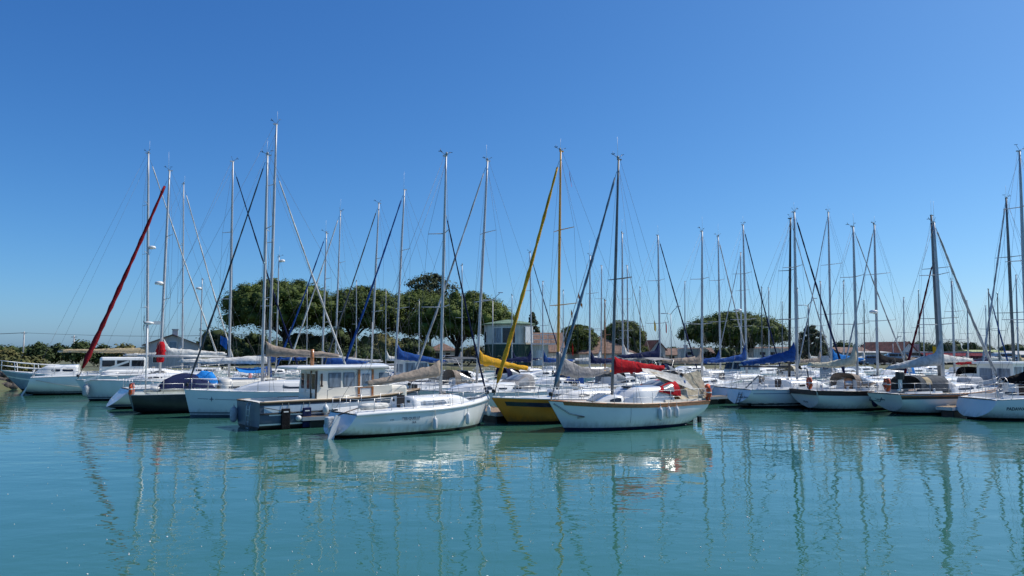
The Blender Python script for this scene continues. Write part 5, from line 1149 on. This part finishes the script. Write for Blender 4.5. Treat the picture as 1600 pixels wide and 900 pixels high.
def restaurant():
    Y = 124; x = xat(1487, Y); root = empty('restaurant', (x, Y, 1.15)); tag(root, 'dark open fronted restaurant under dark red awnings', 'building')
    w = 10.4; MB().box((0, 3, 1.0), (w, 5, 2.0)).build('wall', mat('dark_interior_shade', (.05, .045, .04), .8), root)  # solid box, its dark colour painted in for the unlit interior
    MB().box((0, 3, 2.1), (w + .4, 5.4, .16)).build('roof', WALLG, root)
    for k in range(4):
        xx = -w / 2 + (k + .5) * w / 4; mb = MB(); W = w / 8 - .05
        mb.loft([[Vector((xx - W, .45, 2.0)), Vector((xx + W, .45, 2.0))], [Vector((xx - W, -1.4, 1.5)), Vector((xx + W, -1.4, 1.5))], [Vector((xx - W, -1.42, 1.15)), Vector((xx + W, -1.42, 1.15))]], closed=False, smooth=False)
        mb.loft([[Vector((xx - W, .45, 1.97)), Vector((xx + W, .45, 1.97))], [Vector((xx - W, -1.37, 1.47)), Vector((xx + W, -1.37, 1.47))], [Vector((xx - W, -1.39, 1.15)), Vector((xx + W, -1.39, 1.15))]][::-1], closed=False, smooth=False)
        mb.build('awning', canvas('maroon_canvas', (.16, .02, .035)), root)
    for k in range(5): MB().box((-w / 2 + k * w / 4, -1.35, .6), (.1, .1, 1.2)).build('post', WALLW, root)
    for k in range(5): MB().box((-w / 2 + 1 + k * w / 5, .46, 1.0), (1.2, .1, 1.1)).build('window', GLASS, root)
restaurant()
house('building', 'pale building with yellow green roof edge right of the dark red awnings', 1528, 140, 5.5, 6, 2.0, 2.3, WALLC, mat('lime_roof', (.36, .42, .16), .7), ridge='x', windows=((0, 1.0, 2, .8, GLASS),), cat='building')
house('building', 'low beige building at the right edge', 1580, 138, 8, 6, 1.5, 2.1, WALLC, WALLG, ridge='x', windows=((-1, .8, 2, .7, GLASS),), cat='building')

# ------------------------------------------------------------------ cars, campers, poles
def car_mesh(kind, paint, loc, rz, label, group):
    root = empty('parked_car' if kind != 'camper' else 'camper_van', loc, rz); tag(root, label, 'car' if kind != 'camper' else 'camper', group)
    if kind == 'camper': L, W, H = 6.0, 2.2, 2.7
    elif kind == 'van': L, W, H = 4.9, 1.9, 1.95
    else: L, W, H = 4.2, 1.75, 1.48
    if kind == 'car': lo = [(-2.1, .35), (-2.1, .8), (-1.95, .92), (1.0, .95), (1.95, .78), (2.1, .6), (2.1, .35)]; up = [(-1.85, .92), (-1.35, 1.42), (-.2, 1.48), (.35, 1.42), (1.15, .94)]
    elif kind == 'van': lo = [(-2.4, .35), (-2.4, 1.0), (1.5, 1.05), (2.3, .9), (2.45, .6), (2.45, .35)]; up = [(-2.35, 1.0), (-2.2, 1.88), (.4, 1.95), (.8, 1.85), (1.6, 1.04)]
    else: lo = [(-3, .4), (-3, 1.1), (2.2, 1.1), (2.9, .95), (3, .6), (3, .4)]; up = [(-3, 1.1), (-2.95, 2.7), (1.6, 2.75), (2.3, 2.4), (2.1, 1.7), (2.5, 1.1)]
    def ext(mb, prof, w0, w1):
        zs = [p[1] for p in prof]; a, b = min(zs), max(zs); r = []
        for sd in (-1, 1): r.append([Vector((x, sd * (w0 + (w1 - w0) * (z - a) / (b - a)) / 2, z)) for x, z in prof])
        mb.loft(r, smooth=False, cap=True)
    mb = MB(); ext(mb, lo, W, W * .98); ext(mb, up, W * .96, W * .78 if kind != 'camper' else W * .95); mb.build('body', paint, root)
    zs = (H * .68, H * .93) if kind != 'camper' else (1.5, 2.1)
    mb = MB(); k = .86 if kind != 'camper' else .955
    sx = [(-1.35, -.35), (-.3, .6)] if kind == 'car' else [(-1.9, -.6), (-.5, .7)] if kind == 'van' else [(-1.8, -.8), (.2, 1.0)]
    for sd in (-1, 1):
        for a, b in sx: mb = MB(); mb.box(((a + b) / 2, sd * W * k / 2, (zs[0] + zs[1]) / 2 + .02), (b - a, .12, (zs[1] - zs[0]) * .8)); mb.build('window', GLASS, root)
    if kind != 'camper': MB().box((up[-1][0] - .36, 0, (zs[0] + zs[1]) / 2 + .02), (.06, W * .74, .46), ry=R(-56)).build('windscreen', GLASS, root); MB().box((up[0][0] + .20, 0, H * .8), (.08, W * .7, .36), ry=R(38 if kind == 'car' else 8)).build('rear_window', GLASS, root)
    else: MB().box((2.28, 0, 1.45), (.08, W * .8, .55), ry=R(-30)).build('windscreen', GLASS, root)
    for sx_ in (-L * .31, L * .31):
        for sd in (-1, 1):
            wv = MB(); wv.lathe([(.1, -.1), (.30, -.1), (.33, -.05), (.33, .05), (.30, .1), (.1, .1)], (sx_, sd * W * .44, .33), n=14, axis='Y'); t = wv.build('wheel', PLAST, root); MB().lathe([(.02, -.11), (.19, -.11), (.19, .11), (.02, .11)], (sx_, sd * W * .445, .33), n=10, axis='Y').build('rim', STEEL, t)
    for sd in (-1, 1): MB().box((L / 2 - .03, sd * W * .34, .68), (.1, .3, .14)).build('headlight', GLASSB, root); MB().box((-L / 2 + .02, sd * W * .4, .75), (.08, .18, .2)).build('tail_light', ROSE, root)
PAINTS = [mat('car_white', (.7, .7, .7), .25, coat=.6), mat('car_silver', (.42, .44, .46), .3, metal=.4, coat=.5), mat('car_blue', (.05, .10, .22), .25, coat=.6), mat('car_dark', (.03, .03, .035), .25, coat=.6), mat('car_red', (.3, .02, .02), .25, coat=.6)]
for u, Y, k, p, rz, l in [(1361, 116, 'car', 2, 10, 'blue car left of the black boom cover'), (1396, 118, 'van', 1, 160, 'silver van in front of the gabled house with dark red roof'), (1411, 121, 'car', 0, 20, 'white car under the left end of the billboard'), (1430, 119, 'car', 1, 15, 'silver car left of the dark red furled jib'), (1447, 118, 'car', 0, 165, 'white car right of the dark red furled jib'), (1553, 119, 'car', 1, 8, 'silver car right of the awnings'), (1572, 121, 'van', 0, 12, 'white van right of the awnings'), (1590, 118, 'car', 2, 170, 'blue car at the right edge'),
                           (705, 140, 'car', 0, 20, 'white car just left of the dark leaning pine trunk'), (734, 138, 'car', 3, 175, 'dark car just right of the dark leaning pine trunk'), (1028, 128, 'car', 3, 10, 'dark car in front of the low house with chimney')]:
    x = xat(u, Y); car_mesh(k, PAINTS[p], (x, Y, land_height(x, Y) + .02), R(rz), l, 'cars parked along the quay')
for u, Y, rz, l in [(1197, 128, 12, 'white camper van left of the pine branches and the black mast'), (1219, 131, 170, 'white camper van right beside the black mast'), (1086, 136, 5, 'white camper van left of the dome shaped pine')]:
    x = xat(u, Y); car_mesh('camper', GEL, (x, Y, land_height(x, Y) + .02), R(rz), l, 'camper vans parked behind the quay')
def lamp(u, v, Y, label, arms=2):
    p = at(u, v, Y); z = land_height(p.x, Y); root = empty('street_lamp', (p.x, Y, z)); H = p.z - z; tag(root, label, 'street lamp', 'street lamps on the quay')
    MB().tube((0, 0, -.1), (0, 0, H), .09, .05, n=8).build('pole', ALU, root)
    for k in range(arms):
        sd = 1 if k == 0 else -1; mb = MB(); mb.path([(0, 0, H), (sd * .5, 0, H + .15 + .5 * (k == 0)), (sd * 1.0, 0, H + .1 + 1.0 * (k == 0))], .05, n=6); mb.rbox((sd * 1.15, 0, H + .12 + 1.1 * (k == 0)), (.7, .25, .12), r=.05); mb.build('lamp_arm', ALU, root)
lamp(1048, 491, 112, 'street lamp with two arms left of the dome shaped pine'); lamp(770, 470, 109, 'street lamp with two arms above the green roof'); lamp(1395, 537, 125, 'low street lamp in front of the gabled house with dark red roof', 1); lamp(1262, 478, 118, 'street lamp in front of the slim airy tree')
def poles():
    tops = []
    for u, v, Y, l in ((38, 518, 118, 'grey electricity pole behind the scrub at the left edge'), (116, 524, 112, 'slim pale pole in front of the tallest dark bush')):
        p = at(u, v, Y); z = land_height(p.x, Y); o = empty('utility_pole', (p.x, Y, z)); tag(o, l, 'pole'); H = p.z - z
        MB().tube((0, 0, -.2), (0, 0, H), .14, .09, n=8).build('shaft', WALLG, o); mb = MB(); mb.box((0, 0, H - .25), (.9, .08, .08)); mb.build('cross_arm', ALUD, o); tops.append(Vector((p.x, Y, p.z - .2)))
    mb = MB()
    for d in (-.4, .4):
        for a, b in ((tops[0] + Vector((-25, 4, .6)), tops[0]), (tops[0], at(420, 521, 124))):
            a, b = a + Vector((0, d, 0)), b + Vector((0, d, 0)); mb.path([a.lerp(b, i / 12) - Vector((0, 0, .5 * math.sin(math.pi * i / 12))) for i in range(13)], .022, n=4)
    tag(mb.build('power_line', WIRE), 'pair of overhead power lines above the hedge at left', 'power line')
poles()

# ------------------------------------------------------------------ people and flags
def person(loc, rz, label, shirt, cap=None, trousers=C_SLATE, s=1.0):
    "seated figure, one skinned body from head to feet"
    V = [(0, 0, .05), (0, 0, .28), (.02, 0, .50), (.03, 0, .60), (.05, 0, .72), (.06, 0, .80),
         (.02, .19, .47), (.10, .25, .22), (.30, .20, .14), (.38, .17, .14), (.02, -.19, .47), (.10, -.25, .22), (.30, -.20, .14), (.38, -.17, .14),
         (.02, .10, .03), (.42, .13, .06), (.46, .13, -.36), (.60, .13, -.40), (.02, -.10, .03), (.42, -.13, .06), (.46, -.13, -.36), (.60, -.13, -.40)]
    E = [(0, 1), (1, 2), (2, 3), (3, 4), (4, 5), (2, 6), (6, 7), (7, 8), (8, 9), (2, 10), (10, 11), (11, 12), (12, 13), (0, 14), (14, 15), (15, 16), (16, 17), (0, 18), (18, 19), (19, 20), (20, 21)]
    rad = [.14, .13, .12, .055, .095, .085, .065, .048, .036, .035, .065, .048, .036, .035, .095, .075, .05, .045, .095, .075, .05, .045]
    me = bpy.data.meshes.new('person'); me.from_pydata([tuple(c * s for c in v) for v in V], E, []); o = bpy.data.objects.new('person', me); COL.objects.link(o)
    sk = o.modifiers.new('skin', 'SKIN'); sk.use_smooth_shade = True
    for i, v in enumerate(me.skin_vertices[0].data): v.radius = (rad[i] * s, rad[i] * s); v.use_root = i == 0
    sb = o.modifiers.new('sub', 'SUBSURF'); sb.levels = 2; sb.render_levels = 2
    bpy.context.view_layer.update(); m2 = bpy.data.meshes.new_from_object(o.evaluated_get(bpy.context.evaluated_depsgraph_get())); o.modifiers.clear(); o.data = m2
    m2.materials.clear()
    for q in (SKIN, shirt, trousers): m2.materials.append(q)
    for p in m2.polygons:
        c = p.center / s; a = abs(c.y); p.material_index = 2 if c.z < .10 and (c.z < .02 or c.x > .05 or a < .2) and not (c.x > .14 and c.z > .1) else (1 if c.z < .57 and not (c.x > .14 and c.z < .3) else 0)
    o.location = loc; o.rotation_euler = (0, 0, rz); tag(o, label, 'person')
    mb = MB(); c = Vector((.055, 0, .77)) * s
    mb.lathe([(.098 * s, -.02 * s), (.103 * s, .03 * s), (.085 * s, .09 * s), (.03 * s, .118 * s)], c, n=12)
    if cap: mb.box(c + Vector((.12, 0, .03)) * s, (.12 * s, .14 * s, .015 * s))
    mb.build('cap' if cap else 'hair', cap or HAIR, o)
    mb = MB(); mb.lathe([(.006, -.02), (.018, 0), (.004, .03)], Vector((.155, 0, .735)) * s, n=6)
    for sd in (-1, 1): mb.lathe([(.004, -.02), (.02, 0), (.004, .02)], Vector((.05, sd * .093, .735)) * s, n=6)
    mb.build('face_features', SKIN, o)
rb = BOATS['E'][0]
p = at(391, 588, 46.5); person((p.x, p.y, zat(597, 46.5)), R(200), 'seated person in a pink top and navy cap behind the starred white yacht', canvas('pink_shirt', (.6, .3, .3)), C_NAVY)
p = Wp(BOATS['K'][0], (-3.1, .5, 1.55)); person(p, R(200), 'dark haired person in a blue shirt sitting behind the red sprayhood', canvas('blue_shirt', (.06, .14, .34)))
pennant(at(355, 538, 52), (-.75, .8), FLAG_BL, 'blue flag hanging beside the left silver mast with the bare boom', 0, .35); 
pennant(at(1463, 550, 43.5), (-.3, .6), FLAG_YL, 'small yellow flag on the shrouds of the tall dark mast', 0, .3)
pennant(at(1022, 508, 59.5), (.35, .8), FLAG_YL, 'yellow pennant under the spreader of the navy jib yacht', 0, .6); pennant(at(1040, 510, 59.5), (.3, .9), FLAG_RD, 'red pennant under the spreader of the navy jib yacht', 0, .7)
pennant(at(894, 545, 69), (.3, 1.1), FLAG_RD, 'small red pennant in front of the small round pine', 0, .7)

# ------------------------------------------------------------------ foam flecks on the water
def flecks():
    rnd = random.Random(3); mb = MB()
    for k in range(240):
        v = 690 + 215 * rnd.random() ** .8; u = rnd.uniform(-40, 1640); d = ray(u, v); t = -CAM_H / d.z; x, y = d.x * t, d.y * t; r = rnd.uniform(.004, .013) * (1.9 if k % 9 == 0 else 1)
        mb.lathe([(r, -.002), (r * .9, .006), (r * .3, .011)], (x, y, .002), n=6)
    tag(mb.build('foam', mat('foam_white', (.7, .72, .7), .6)), 'tiny flecks of foam scattered on the water', 'foam', kind='stuff')
flecks()
